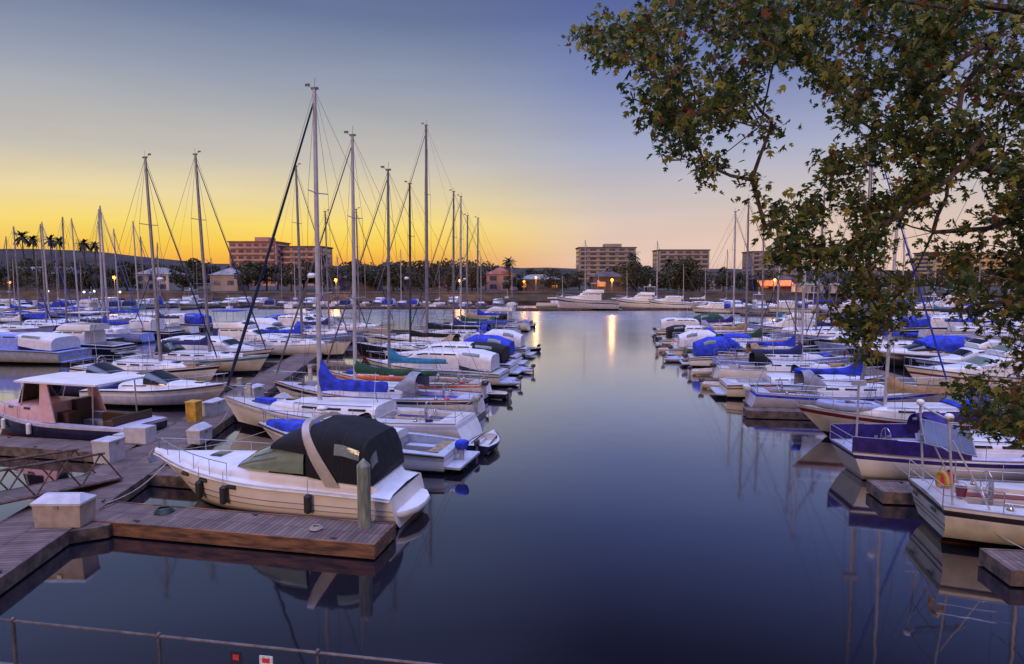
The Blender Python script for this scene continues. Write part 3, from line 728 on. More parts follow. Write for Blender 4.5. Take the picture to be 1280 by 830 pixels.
# triangular landing at the walkway's near end
m = MB(); P = [(-14.0, 20.9), (-12.3, 20.4), (-12.3, 18.9), (-14.0, 18.0)]
mm_ = [(x, y, .43) for x, y in P]; m.loft([[(x, y, .05) for x, y in P], mm_]); l_ = m.build('dock_landing', 'greyside')
tag(l_, 'small angled timber landing where the nearest finger dock meets the walkway', 'dock')
dock_box(at(82, 654, .45), radians(0), 'large beige dock box on the walkway corner in front of the gangway', (1.45, .75, .68), 'boxm', .45, .2)
dock_box(at(137, 576, .45), radians(80), 'tall narrow white dock box beside the navy hardtop boat', (.85, .8, .85), 'boxw', .45, .03)
t = thing('boarding_steps', tuple(at(176, 552, .45)), radians(-10), 'white two-tier boarding steps beside the stern of the navy hardtop boat', 'steps')
m = MB(); m.box((0, 0, .36), (1.1, .7, .72)); m.build('upper_step', 'boxw', t); m = MB(); m.box((-.85, 0, .18), (.58, .7, .36)); m.build('lower_step', 'boxw', t)
dock_box(at(250, 552, .45), radians(82), 'small white dock box at the bow of the white cabin cruiser', (.95, .65, .55), 'boxw', .45, .22)
dock_box(at(267, 518, .45), radians(82), 'white dock box standing behind the yellow storage locker', (1.1, .7, .7), 'boxw', .45, .1)
dock_box(at(318, 497, .45), radians(82), 'grey dock box on the walkway below the blue furled jib', (1.2, .7, .65), 'boxw', .45, .1)
dock_box(at(352, 512, .45), radians(82), 'white dock box with a pointed lid near the bow of the blue-covered sloop', (1.0, .7, .6), 'boxw', .45, .25)
t = thing('storage_locker', tuple(at(243, 526, .45)), radians(82), 'upright ochre yellow storage locker standing on the walkway', 'locker')
m = MB(); m.loft([[(sx*.28, sy*.28, z) for sx, sy in ((-1, -1), (1, -1), (1, 1), (-1, 1))] for z in (0, 1.0)]); m.build('locker_body', 'yellow', t)
m = MB(); m.box((0, 0, 1.03), (.62, .62, .06)); m.build('lid', 'yellow', t)
for px, py, hh in ((312, 478, 2.2), (388, 452, 2.0), (300, 470, 1.6)):
    p = at(px, py+25, .45); t = thing('power_pedestal', tuple(p), 0, {312: 'grey power pedestal standing on the walkway between two dock boxes', 388: 'far white power pedestal on the walkway beyond the blue-covered sloop', 300: 'short white power pedestal on the walkway near the navy hulled boats'}[px], 'pedestal')
    m = MB(); m.box((0, 0, .5), (.24, .24, 1.0)); m.build('post', 'boxw', t); m = MB(); m.box((0, 0, 1.08), (.3, .3, .14)); m.build('light_cap', 'enginegrey', t)
# ---- gangway
ga = Vector((-15.0, 23.4, .5)); gb = Vector((-20.6, 9.6, 1.95)); gd = gb-ga; gl = gd.length
t = thing('gangway', tuple(ga), atan2(gd.y, gd.x), 'rusty steel truss gangway ramp coming down to the dock at the left edge', 'gangway')
sl_ = gd.z/sqrt(gd.x**2+gd.y**2); gl = sqrt(gd.x**2+gd.y**2)
m = MB(); m.loft([[(0, -.65, .02), (0, .65, .02), (0, .65, .09), (0, -.65, .09)], [(gl, -.65, gl*sl_), (gl, .65, gl*sl_), (gl, .65, gl*sl_+.07), (gl, -.65, gl*sl_+.07)]]); m.build('ramp_deck', 'planks', t)
for s_ in (-1, 1):
    m = MB(); y = s_*.7; pt = lambda x, z: (x, y, x*sl_+z)
    m.tube([pt(.1, .06), pt(gl, .06)], .05, 6); m.tube([pt(.7, 1.1), pt(gl, 1.1)], .045, 6); n = 10
    for i in range(n):
        x0 = .1+(gl-.1)*i/n; x1 = .1+(gl-.1)*(i+1)/n; xm = (x0+x1)/2
        m.tube([pt(x0, .06), pt(xm, 1.1)], .03, 5); m.tube([pt(xm, 1.1), pt(x1, .06)], .03, 5)
    m.build('side_truss', 'truss', t)

# ---- hero cabin cruiser
bow = Vector((-13.05, 23.0, 0)); stn = Vector((-3.55, 20.95, 0)); HL = (bow-stn).length; hh_ = hd(stn, bow); c = (bow+stn)/2
T = thing('cabin_cruiser', tuple(c), hh_, 'white cabin cruiser with a black canvas top and radar arch in the foreground', 'motorboat'); T['near'] = 1
h = Hull(HL, 3.2, 1.0, 1.18, 1.62, ws=.88, tm=.32, bp=2.5, rb=1.9, rt=-.25, pm=6, pb=1.15, dr=.35, tip=.05)
M['cruiser'] = mat('cruiser_gelcoat', (.80, .71, .62), .22, var=.05, scale=1.2)
h.build(T, 'cruiser', 'offwhite', 'offwhite', 'black', stripe_rng=(.99, .93), n=30)
hz = lambda x: h.zs(h.tx(x))
h.deck(T, 'white', (-HL*.40, -HL*.10), cw=1.15, depth=.6, camber=.16, n=30, inset=0)
m = MB()
for s_ in (-1, 1): h.rail(m, .0, 1, -.09, s_, .032, 26, off=.03, seg=6)
m.build('rub_rail', 'offwhite', T, True)
m = MB()
for s_ in (-1, 1):
    for fz in (.60, .44):
        m.tube([h.pt(t_, h.zs(t_)*fz, s_, .006) for t_ in [i/24*.82 for i in range(25)]], .011, 4, caps=False)
m.build('pinstripe', 'wire', T)
# foredeck crown moulding
s2 = [(-.5, 1.3, hz(0)-.02, hz(0)+.56, 3), (.5, 1.22, hz(.5)-.02, hz(.5)+.5, 2.8), (1.3, 1.2, hz(1.2)-.02, hz(1.2)+.42, 2.6), (2.6, .9, hz(2.6)-.02, hz(2.6)+.30, 2.4), (3.6, .5, hz(3.6)-.02, hz(3.6)+.2, 2.2), (4.2, .15, hz(4.2), hz(4.2)+.1, 2)]
m = MB(); arch_loft(m, s2, n=18); fd = m.build('foredeck', 'white', T, True)
m = MB(); patch(m, s2, 1.9, 2.4, .42, .58, .02); m.build('hatch', 'glass', fd)
for x in (.7, 2.0, 3.0):
    m = MB(); m.tube([h.pt(h.tx(x-.17), hz(x)*.83, 1, .012), h.pt(h.tx(x+.17), hz(x)*.83, 1, .012)], .07, 8); m.build('porthole', 'glass', T, True)
for s_ in (-1, 1):  # quarter coaming walls beside the cockpit
    pass
s5 = [(-HL*.40, 1.42, hz(-3.9)-.05, hz(-3.9)+.42, 5), (-HL*.30, 1.46, hz(-3)-.05, hz(-3)+.5, 5), (-HL*.1, 1.40, hz(-1)-.05, hz(-1)+.52, 5), (.15, 1.28, hz(0)-.05, hz(0)+.5, 4)]
m = MB()
for u0, u1 in ((0, .16), (.84, 1)): arch_loft(m, s5, u0, u1, 0, 6, cap=False); arch_loft(m, s5, u0, u1, -.14, 6, cap=False)
m.build('coaming', 'cruiser', T, True)
# windshield: curved wraparound with frame
wz = hz(0)+.42
wsx = [(-1.9, 1.42, wz+.0, wz+1.15, 3.4), (-.9, 1.38, wz, wz+.98, 3.2), (.1, 1.24, wz, wz+.55, 2.8), (.75, 1.0, wz-.05, wz+.1, 2.4)]
m = MB(); arch_loft(m, wsx, 0, .36, 0, 8, cap=False); arch_loft(m, wsx, .64, 1, 0, 8, cap=False); 
arch_loft(m, [wsx[1], wsx[2], wsx[3]], .36, .64, 0, 6, cap=False); wsd = m.build('windshield', 'greenglass', T, True)
m = MB()
for u in (0.10, .36, .5, .64, .90): m.tube([arch_pt(wsx, x, u, .015) for x in (-.9, -.3, .1, .75)], .022, 5)
m.tube([arch_pt(wsx, .75, u/14, .01) for u in range(15)], .025, 5); m.tube([arch_pt(wsx, -.9, u/14, .015) for u in range(3, 12)], .022, 5)
for u in (.19, .81): m.tube([arch_pt(wsx, x, u, .012) for x in (-1.9, -.9, .1)], .018, 5)
m.build('frame', 'alu', wsd)
# radar arch
m = MB(); rings = []
for i in range(17):
    a = i/16; ang = pi*a; y = 1.47*cos(ang); y = 1.47*(1 if cos(ang) >= 0 else -1)*abs(cos(ang))**.48; z = (hz(-2)+.15)+(1.86)*abs(sin(ang))**.62
    xx = -2.95+ (z-hz(-2)-.15)*.66
    wd = lerp(.25, .14, abs(sin(ang))); rings.append([(xx-wd, y, z-.05), (xx+wd, y, z-.05), (xx+wd*.8, y*1.03, z+.08), (xx-wd*.8, y*1.03, z+.08)])
m.loft(rings); m.build('radar_arch', 'offarch', T, True)
m = MB(); m.tube([(-1.65, .2, hz(-2)+2.1), (-1.65, .2, hz(-2)+2.35)], .03, 6); m.ball((-1.65, -.35, hz(-2)+2.25), .2, sc=(1, 1, .5)); m.build('radar_dome', 'white', T, True)
# canvas: forward bimini and aft enclosure
z2 = hz(-2)
f1_ = [(-2.2, 1.40, wz+.62, wz+1.34, 3.6), (-1.6, 1.38, wz+.68, wz+1.30, 3.4), (-.8, 1.28, wz+.74, wz+1.06, 3), (-.6, 1.2, wz+.70, wz+.94, 2.8)]
m = MB(); arch_loft(m, f1_, n=18); m.build('front_canvas', 'blackcanvas', T, True)
f2_ = [(-4.26, 1.34, z2+.20, z2+.5, 5), (-4.17, 1.38, z2+.20, z2+1.2, 5), (-4.0, 1.42, z2+.22, z2+1.58, 5), (-3.3, 1.44, z2+.26, z2+1.86, 5), (-2.6, 1.44, z2+.30, z2+1.96, 4.6), (-2.0, 1.43, z2+.40, z2+1.96, 4.2)]
m = MB(); arch_loft(m, f2_, n=22); m.v = [(x, y, z+.022*sin(x*9+y*3)*cos(y*5+z*4)) for x, y, z in m.v]; cv = m.build('canvas_top', 'blackcanvas', T, True)
for xq in (-3.95, -3.3, -2.6):
    m = MB(); m.tube([arch_pt(f2_, xq, u/20, .004) for u in range(21)], .016, 5); m.build('canvas_seam', 'rubber', cv, True)
for u in ((.07, .165), (.835, .93)):
    m = MB(); patch(m, f2_, -3.85, -3.0, u[0], u[1], .02, nx=6, nu=4); m.build('clear_window', 'vinyl', cv)
for y0, y1 in ((-1.1, -.42), (-.33, .33), (.42, 1.1)):
    m = MB(); m.add([(-4.165, y0, z2+.42), (-4.165, y1, z2+.42), (-4.0, y1, z2+1.0), (-4.0, y0, z2+1.0)], [(0, 1, 2, 3)])
for s_, nm in ((1, 0),):
    m = MB(); patch(m, f2_, -4.22, -4.17, .2, .42, .03); m.build('clear_window', 'vinyl', cv)
# transom and swim platform
m = MB(); K = 12
o = [(-HL/2+.62, 1.38), (-HL/2+.1, 1.30), (-HL/2-.35, 1.05), (-HL/2-.62, .55), (-HL/2-.68, 0), (-HL/2-.62, -.55), (-HL/2-.35, -1.05), (-HL/2+.1, -1.30), (-HL/2+.62, -1.38)]
m.loft([[(x, y, .34) for x, y in o], [(x-.03, y*1.02, .44) for x, y in o], [(x, y, .53) for x, y in o]]); m.build('swim_platform', 'white', T, True)
m = MB(); m.loft([[(-HL/2+.1, -1.25, .5), (-HL/2+.1, 1.25, .5), (-HL/2+.9, 1.3, .5), (-HL/2+.9, -1.3, .5)], [(-HL/2+.75, -1.15, z2+.32), (-HL/2+.75, 1.15, z2+.32), (-HL/2+1.15, 1.2, z2+.3), (-HL/2+1.15, -1.2, z2+.3)]]); m.build('transom_seat', 'white', T, True)
m = MB()
for s_ in (-1, 1):
    h.rail(m, .60, .985, .52, s_, .016, 12, off=-.12)
    for t_ in (.60, .68, .76, .84, .92, .985): p = h.pt(t_, h.zs(t_), s_, -.10); m.tube([p, p+Vector((0, 0, .52))], .012, 5)
m.tube([h.pt(.985, h.zs(1), 1, -.12)+Vector((0, 0, .52)), (h.x(1)+.05, 0, h.zs(1)+.55), h.pt(.985, h.zs(1), -1, -.12)+Vector((0, 0, .52))], .016, 6)
m.build('bow_rail', 'steel', T)
m = MB(); m.tube([(HL/2-.5, 0, 1.68), (HL/2+.1, 0, 1.66), (HL/2+.3, 0, 1.45), (HL/2+.22, 0, 1.2)], .03, 6); m.box((HL/2+.18, 0, 1.3), (.1, .3, .24), ry=.5); m.build('anchor', 'steel', T)
hero = T
HM = Matrix.Translation(c) @ Matrix.Rotation(hh_, 4, 'Z')
for x, nm in ((2.25, 'black tube fender nearest the bow of the white cabin cruiser'), (1.0, 'black tube fender second from the bow of the white cabin cruiser'), (-2.2, 'black tube fender hanging below the radar arch of the white cabin cruiser')):
    p = HM @ (h.pt(h.tx(x), .72, 1, .14)); fender((p.x, p.y, .78), nm, 'rubber')
# hose and loose gear on the near docks
t_ = thing('water_hose', tuple(at(205, 640, .46)), 0, 'coiled green garden hose lying on the nearest finger dock', 'hose'); m = MB(); m.tube([((.3-.002*k)*cos(k*.5), (.3-.002*k)*sin(k*.5), .03+.0018*k) for k in range(60)], .016, 5); m.build('coil', 'darkgreen', t_, True)
t_ = thing('coiled_rope', tuple(at(395, 662, .46)), 0, 'small coil of pale rope near the outer end of the nearest finger dock', 'rope'); m = MB(); m.tube([((.2-.002*k)*cos(k*.5), (.2-.002*k)*sin(k*.5), .03+.0018*k) for k in range(50)], .016, 5); m.build('coil', 'rope', t_, True)
# mooring lines
def rope(a, b, label, sag=.25, r=.018):
    m = MB(); a = Vector(a); b = Vector(b); m.tube([a.lerp(b, i/8)+Vector((0, 0, -sag*sin(pi*i/8))) for i in range(9)], r, 5); tag(m.build('mooring_line', 'rope'), label, 'rope')
rope(HM @ h.pt(.9, h.zs(.9), 1, -.1), (wx(21)+1.3, 20.6, .5), 'bow mooring line of the white cabin cruiser')
rope(HM @ h.pt(.05, h.zs(.05), 1, -.1), (-4.3, 19.1, .5), 'stern mooring line of the white cabin cruiser')

rope((-11.0, 29.0, 1.0), (wx(27.5)+1.2, 27.3, .48), 'bow line of the low white motorboat behind the black canvas cruiser', .15, .014)
rope((-15.0, 33.8, 1.3), (wx(32)+1.2, 32.0, .48), 'bow line of the blue-covered sloop', .15, .014)
rope((13.4, 18.6, 1.15), (14.2, 16.8, .48), 'stern line of the sailboat with the solar panel', .12, .014)
rope((14.4, 24.2, 1.1), (15.0, 22.8, .48), 'stern line of the purple canvas sailboat', .1, .014)
# ---- navy hardtop boat left of the walkway
L_ = 10.2; loc, a = from_stern(-17.6, 30.3, L_, 165)
T = thing('picnic_boat', loc, a, 'navy hulled motorboat with pink cabin sides and white hardtop at the left edge', 'motorboat')
h = Hull(L_, 3.3, .95, 1.0, 1.5, ws=.8, tm=.35, bp=2.2, rb=1.0, rt=.1, pm=5, pb=1.25, dr=.4); zt = lambda x: h.zs(h.tx(x))
h.build(T, 'navy', 'lavender', 'redbrown', 'redbrown', stripe_rng=(.999, .86), n=24); h.deck(T, 'lavender', (-4.4, -.4), 1.25, .55, n=24)
s2 = [(-.3, 1.35, zt(0)-.05, zt(0)+.78, 6), (1.6, 1.2, zt(1.6)-.05, zt(1.6)+.72, 5), (2.9, .9, zt(2.9)-.05, zt(2.9)+.5, 4), (3.8, .5, zt(3.8)-.05, zt(3.8)+.1, 3)]
m = MB(); arch_loft(m, s2); cab = m.build('cabin', 'pink', T, True)
for s_ in (0, 1):
    for x0 in (.5, 1.7):
        m = MB(); u = (.1, .17) if s_ == 0 else (.83, .9); patch(m, s2, x0, x0+.45, u[0], u[1], .014); m.build('window', 'glass', cab)
for s_ in (-1, 1):
    m = MB(); m.loft([[(-1.2, s_*1.42, zt(0)), (-.2, s_*1.4, zt(0)), (-.2, s_*1.34, zt(0)), (-1.2, s_*1.36, zt(0))], [(-.65, s_*1.28, zt(0)+1.85), (-.2, s_*1.26, zt(0)+1.85), (-.2, s_*1.2, zt(0)+1.85), (-.65, s_*1.22, zt(0)+1.85)]]); m.build('side_panel', 'pink', T)
    m = MB(); m.tube([(-3.3, s_*1.25, zt(-3)), (-3.3, s_*1.2, zt(0)+1.85)], .035, 6); m.tube([(1.25, s_*1.1, zt(0)+.7), (.9, s_*1.15, zt(0)+1.85)], .035, 6); m.build('roof_post', 'steel', T)
m = MB(); m.loft([[(x, y, zt(0)+z) for x, y in ((-3.7, -1.4), (1.3, -1.35), (1.3, 1.35), (-3.7, 1.4))] for z in (1.85, 1.93)]+[[(x, y, zt(0)+2.02) for x, y in ((-3.5, -1.1), (1.1, -1.05), (1.1, 1.05), (-3.5, 1.1))]]); m.build('hardtop', 'white', T)
m = MB(); m.add([(1.5, -1.05, zt(0)+.76), (1.5, 1.05, zt(0)+.76), (1.0, 1.1, zt(0)+1.84), (1.0, -1.1, zt(0)+1.84)], [(0, 1, 2, 3)]); m.build('windshield', 'glass', T)
for nm, c_, d_ in (('helm_seat', (-1.1, .6, zt(0)-.05), (.7, .6, .9)), ('bench_seat', (-2.6, -.85, zt(0)-.15), (1.6, .5, .6)), ('helm_console', (-.45, -.7, zt(0)+.25), (.3, .9, 1.1)), ('aft_bulkhead', (-4.3, 0, zt(0)+.0), (.08, 2.3, .7)), ('bench_seat', (-3.9, .2, zt(0)-.15), (.5, 1.7, .6))): m = MB(); m.box(c_, d_); m.build(nm, 'darkwood', T)
m = MB(); m.box((-L_/2-.35, 0, .35), (.8, 2.6, .1)); m.build('swim_platform', 'deckteak', T)
m = MB()
for s_ in (-1, 1):
    h.rail(m, .62, .98, .55, s_, .016, 8, off=-.1)
    for t_ in (.62, .74, .86, .98): p = h.pt(t_, h.zs(t_), s_, -.1); m.tube([p, p+Vector((0, 0, .55))], .012, 5)
m.build('bow_rail', 'steel', T)
HM2 = Matrix.Translation(loc) @ Matrix.Rotation(a, 4, 'Z')
for x, nm in ((2.4, 'white tube fender on the navy hull nearer the bow'), (.1, 'white tube fender on the navy hull below the pink side panel')):
    p = HM2 @ h.pt(h.tx(x), .6, 1, .13); fender((p.x, p.y, .75), nm, 'white', s=.9)

# ================================================================== LEFT ROWS
def mast_boat(px, ytop, D, L, deg, mf=.575, **k):
    a = radians(deg); x = (px-640)/FPX*D*(1+0.0)
    r = ray(px, 430); x = r.x/r.y*D
    off = -L/2+L*mf; lean = k.pop('lean', .15)
    loc = (x-cos(a)*off, D-sin(a)*off, 0)
    r = ray(px, ytop); top = CH+r.z/r.y*D
    return sailboat(loc, a, L, top=top, mf=mf, lean=lean, **k)
# (mast px, top y, depth, length, kwargs, label)
ROW = []
T, h = motorboat(((-11.6-2.4)/2, (29.0+26.5)/2, 0), hd((-2.4, 26.5), (-11.6, 29.0)), 9.6, 'motorboat', 'white', 'lavender', style='express', det=2, seed=3, fb=.85)
T['label'] = 'low white motorboat behind the black canvas cruiser with a blue covered outboard'
outboard(T, -4.85, .1, .75, 'blue', 1.1)
m = MB(); s2 = [(1.6, .95, h.zs(.66), h.zs(.66)+.42, 2.5), (3.2, .62, h.zs(.83), h.zs(.83)+.38, 2.5), (4.3, .2, h.zs(.95), h.zs(.95)+.22, 2.5)]; arch_loft(m, s2); m.build('bow_cover', 'blue', T, True)
T, h = mast_boat(398, 112, 32.2, 13.6, 165, hull='white', stripe='lavender', boot='black', cover='blue', jib='navycanvas', mm='whitemast', det=2, coverh=1.75, boomlen=3.9, rt=-.6, seed=1, jibr=.085, ws=.72)
T['label'] = 'largest white sloop with a bright royal blue sail cover and dark furled jib'
dinghy((T.location.x+7.6, T.location.y-2.6), radians(75), 'navy', 2.6, 'small dark dinghy floating behind the stern of the blue-covered sloop', rigid=True)
T, h = mast_boat(443, 170, 37.6, 13, 166, hull='offwhite', stripe='navy', cover='green', jib='whitecanvas', mm='whitemast', det=2, seed=2, boomlen=5.3, coverh=.7, engine='enginegrey', dodger=None)
T['label'] = 'white sloop with a dark green sail cover behind the blue-covered sloop'
T, h = mast_boat(486, 213, 42.8, 11.6, 166, hull='white', stripe='orange', cover='teal', jib='whitecanvas', det=1, seed=3, coverh=1.1, engine=True)
T['label'] = 'white sloop with a teal sail cover and orange band along the hull'
m = MB(); rings = [[(x, 1.15+.12*cos(b), h.zs(.5)+.2+.15*sin(b)) for b in [2*pi*j/8 for j in range(8)]] for x in (-1.4, -1.0, 2.0, 2.6)]; m.loft(rings); m.build('side_cloth', 'orange', T, True)
T, h = motorboat(*from_stern(-.6, 47.0, 11, 167), 11, 'motorboat', 'offwhite', 'teal', style='cruiser', canvas='whitecanvas', seed=8)
T['label'] = 'white motor cruiser with pale canvas beyond the teal-covered sloop'
T, h = motorboat(*from_stern(.2, 51.8, 11.5, 167), 11.5, 'motorboat', 'white', 'navy', style='cruiser', canvas='blackcanvas', seed=9)
T['label'] = 'white motor cruiser with black cockpit canvas in front of the black hulled sloop'
T, h = mast_boat(513, 230, 60.5, 14, 168, hull='black', stripe='black', cover='blackcanvas', jib=None, mm='bronzealu', det=1, seed=5, coverh=.5, boot='redbrown')
T['label'] = 'black hulled sloop with a thin black mast in the left row'
T, h = motorboat(*from_stern(.6, 57.0, 10, 168), 10, 'motorboat', 'white', 'blue', style='express', canvas='blue', seed=10)
T['label'] = 'small white motorboat with blue canvas just before the black hulled sloop'
T, h = mast_boat(534, 157, 68, 17, 168, hull='white', stripe='navy', cover='blackcanvas', jib='whitecanvas', mm='alu', det=1, seed=6, mf=.57, coverh=.6, bimini='navycanvas')
T['label'] = 'big white sloop with the second tallest mast and a black sail cover'
T, h = mast_boat(567, 240, 75, 13, 168, hull='white', cover='navycanvas', jib='navycanvas', seed=7); T['label'] = 'white sloop with navy covers, nearer of two close-set masts'
T, h = mast_boat(576, 246, 81.5, 13, 168, hull='lavender', cover='green', jib='whitecanvas', seed=8, mm='whitemast'); T['label'] = 'grey lavender sloop with green sail cover, farther of two close-set masts'
T, h = mast_boat(584, 270, 88, 12.5, 168, hull='darkgreen', cover='tan', jib=None, seed=9, dodger='green'); T['label'] = 'dark green sloop third from the far end of the left row'
T, h = mast_boat(597, 273, 94, 13, 168, hull='white', cover='blue', jib='whitecanvas', seed=10); T['label'] = 'white sloop with blue cover and the last mast of the left row'
T, h = motorboat(*from_stern(3.0, 100, 12, 168), 12, 'motorboat', 'black', 'redbrown', style='flybridge', seed=12, canvas='green'); T['label'] = 'dark motorboat with green hardtop at the far end of the left row'
T, h = motorboat(*from_stern(1.6, 63.5, 9, 168), 9, 'motorboat', 'white', 'teal', style='express', canvas='whitecanvas', seed=13, det=1); T['label'] = 'small white runabout between the black hulled sloop and the big white sloop'

# fingers in the left row
for i, y in enumerate((24.4, 35.0, 45.2, 54.5, 65.8, 78.5, 91.0)):
    e = 10.5 if i == 0 else 12.2
    dock((wx(y)+1.2, y), (wx(y)+1.2+e*cos(radians(12)), y-e*sin(radians(12))), 1.0, f'{["finger dock between the canvas-top cruiser and the low white motorboat","finger dock between the blue-covered and green-covered sloops","finger dock beyond the teal-covered sloop","finger dock before the small blue-canvas motorboat","finger dock behind the black hulled sloop","finger dock by the close-set pair of masts","farthest finger dock of the left row"][i]}', z=.44)
# dinghies and skiffs off the row ends
for px, py, col, rg, lb in ((657, 410, 'navy', True, 'dark skiff floating alone off the far end of the left row'), (659, 440, 'black', True, 'dark round-bowed skiff drifting off the middle of the left row'),
                         (644, 466, 'hypalon', False, 'grey inflatable dinghy off the left row nearest the channel'), (625, 482, 'hypalon', False, 'inflatable dinghy tied at a stern left of the grey one'),
                         (634, 452, 'offwhite', True, 'white skiff tied behind the black-canvas cruiser'), (611, 497, 'navy', True, 'navy skiff tied behind the green-covered sloop'),
                         (640, 425, 'white', True, 'white skiff tied astern of the big white sloop'), (640, 408, 'darkgreen', True, 'green skiff tied near the far end of the left row')):
    p = at(px, py, 0); dinghy((p.x, p.y), radians(150+(px*7) % 70), col, 2.9, lb, rigid=rg)

# west row (left of the walkway, bows to the walkway)
T, h = mast_boat(200, 197, 47.5, 12, -12, hull='white', stripe='navy', boot='black', cover=None, jib='navycanvas', mm='alu', det=1, seed=21, lean=.5, mf=.58)
T['label'] = 'white sloop with grey mast and dark furled jib left of the walkway'
T, h = mast_boat(262, 193, 53, 13, -12, hull='offwhite', stripe='teal', cover='navycanvas', jib='navycanvas', mm='alu', det=1, seed=22, lean=.6, mf=.58)
T['label'] = 'white sloop with raked mast and dark stay crossing the blue-covered sloop\'s jib'
T, h = motorboat(*from_stern(-26.6, 40.6, 9.5, -12), 9.5, 'motorboat', 'lavender', 'white', style='express', seed=23, deck='white'); T['label'] = 'low pale lavender boat with a long foredeck behind the white hardtop'
T, h = motorboat(*from_stern(-32.5, 44, 10, -12), 10, 'motorboat', 'navy', 'blue', style='express', seed=24); T['label'] = 'navy boat moored behind the low pale lavender boat'
for i, (px, yt, D, L, kw, lb) in enumerate((
    (378, 208, 64, 12.5, dict(hull='white', cover='blue', jib='whitecanvas'), 'white sloop with slim mast left of the tallest mast'),
    (412, 265, 76, 12, dict(hull='lightblue', cover='navycanvas', jib='navycanvas'), 'light blue sloop whose mast stands right of the tallest mast'),
    (450, 262, 86, 12, dict(hull='white', cover='greycanvas', jib='navycanvas'), 'white sloop with mast just right of the second mast of the left row'))):
    T, h = mast_boat(px, yt, D, L, -12, seed=30+i, **kw); T['label'] = lb
WR = []
for i, (D, st, hl, cv, stl) in enumerate(((59, -32.5, 'white', 'whitecanvas', 'cruiser'), (69.5, -34, 'white', 'blue', 'flybridge'), (73, -34, 'offwhite', 'navycanvas', 'cruiser'), (81, -35, 'white', 'whitecanvas', 'express'), (91, -35.5, 'white', 'blue', 'cruiser'), (96.5, -36, 'lavender', 'navycanvas', 'flybridge'))):
    T, h = motorboat(*from_stern(st, D, 11.5, -12), 11.5, 'motorboat', hl, 'navy', style=stl, canvas=cv, seed=40+i, group='motorboats in the row left of the walkway'); WR.append((T, {'white': 'white', 'offwhite': 'off-white', 'lavender': 'pale lavender'}[hl]))
label_row(WR, '{look} motorboat, {n} from the left among motorboats moored left of the walkway')
for i, y in enumerate((44.3, 56, 66.5, 78, 88.5)):
    dock((wx(y)-1.2, y), (wx(y)-1.2-12*cos(radians(12)), y+12*sin(radians(12))), 1.0, f'{ORD[i]} nearest finger dock among those left of the long walkway beyond the lavender boat')

# ---- back left field of boats
rr = random.Random(9)
FS, FM = [], []
G1, G2 = 'sailboats crowded in far left basin', 'motorboats crowded in far left basin'
looks = {'white': 'white', 'lightblue': 'pale blue-lit', 'navy': 'navy', 'lavender': 'pale lavender', 'offwhite': 'off-white', 'grey': 'grey', 'teal': 'teal', 'black': 'black', 'darkgreen': 'dark green', 'cream': 'cream'}
cvn = {'blue': 'blue', 'navycanvas': 'navy', 'whitecanvas': 'white', 'teal': 'teal', 'green': 'green', 'purple': 'purple', 'tan': 'tan', 'greycanvas': 'grey', 'blackcanvas': 'black'}
def field(x_st, D0, D1, step, deg, fs=.55, L0=11, top=(12.5, 16.5), skew=-.0, store=(FS, FM), groups=(G1, G2), det=0):
    D = D0
    while D < D1:
        L = L0+rr.uniform(-1.6, 1.8); hl = rr.choice(['white', 'lightblue', 'lightblue', 'navy', 'lavender', 'black', 'lightblue', 'navy']); cv = rr.choice(['blue', 'blue', 'blue', 'navycanvas', 'navycanvas', 'teal', 'whitecanvas'])  # hulls lean blue, putting the basin's blue light into their paint
        loc, a = from_stern(x_st+skew*(D-D0)+rr.uniform(-.4, .4), D, L, deg+rr.uniform(-2, 2))
        if rr.random() < fs:
            T, h = sailboat(loc, a, L, top=rr.uniform(*top), hull=hl, cover=cv, jib=rr.choice([None, None, 'whitecanvas', 'navycanvas']), det=det, wheel=False, seed=rr.randint(0, 999), mm=rr.choice(['alu', 'whitemast']), group=groups[0], lean=rr.uniform(0, .4), bimini=rr.choice([None, None, 'blue']))
            store[0].append((T, f'{looks[hl]} sailboat with {cvn[cv]} sail cover'))
        else:
            T, h = motorboat(loc, a, L, 'motorboat', hl, 'navy' if hl != 'navy' else 'white', style=rr.choice(['cruiser', 'flybridge', 'express']), canvas=rr.choice([cv, None, cv]), det=det, seed=rr.randint(0, 999), group=groups[1]); store[1].append((T, f'{looks[hl]} motorboat' + (f' with {cvn[cv]} canvas' if any(c.name.startswith(('canvas_cover', 'hardtop')) for c in KIDS(T)) else ' with open cockpit')))
        D += step*rr.uniform(.9, 1.15)
T, h = motorboat(*from_stern(-40.5, 59, 15.5, 172), 15.5, 'motorboat', 'grey', 'lightblue', style='cruiser', canvas='whitecanvas', house='lightblue', deck='lightblue', seed=60, det=1); T['label'] = 'long grey hulled motor yacht with pale blue deckhouse at the left edge'
T, h = motorboat(*from_stern(-39.5, 65, 12, 172), 12, 'motorboat', 'navy', 'white', style='flybridge', house='white', seed=61, det=1); T['label'] = 'dark hulled cabin boat with white house just behind the grey motor yacht'
field(-43.5, 70.5, 98, 5.4, 168, .5)
field(-70, 66, 116, 5.6, -12, .6)
field(-86, 92, 140, 6.0, 168, .65)
field(-112, 100, 140, 6.5, -12, .6)
dock((-57, 62), (-60.5, 112), 2.2, 'far walkway between the crowded boats of the left basin'); dock((-99, 88), (-104, 140), 2.2, 'farthest walkway of the left basin')
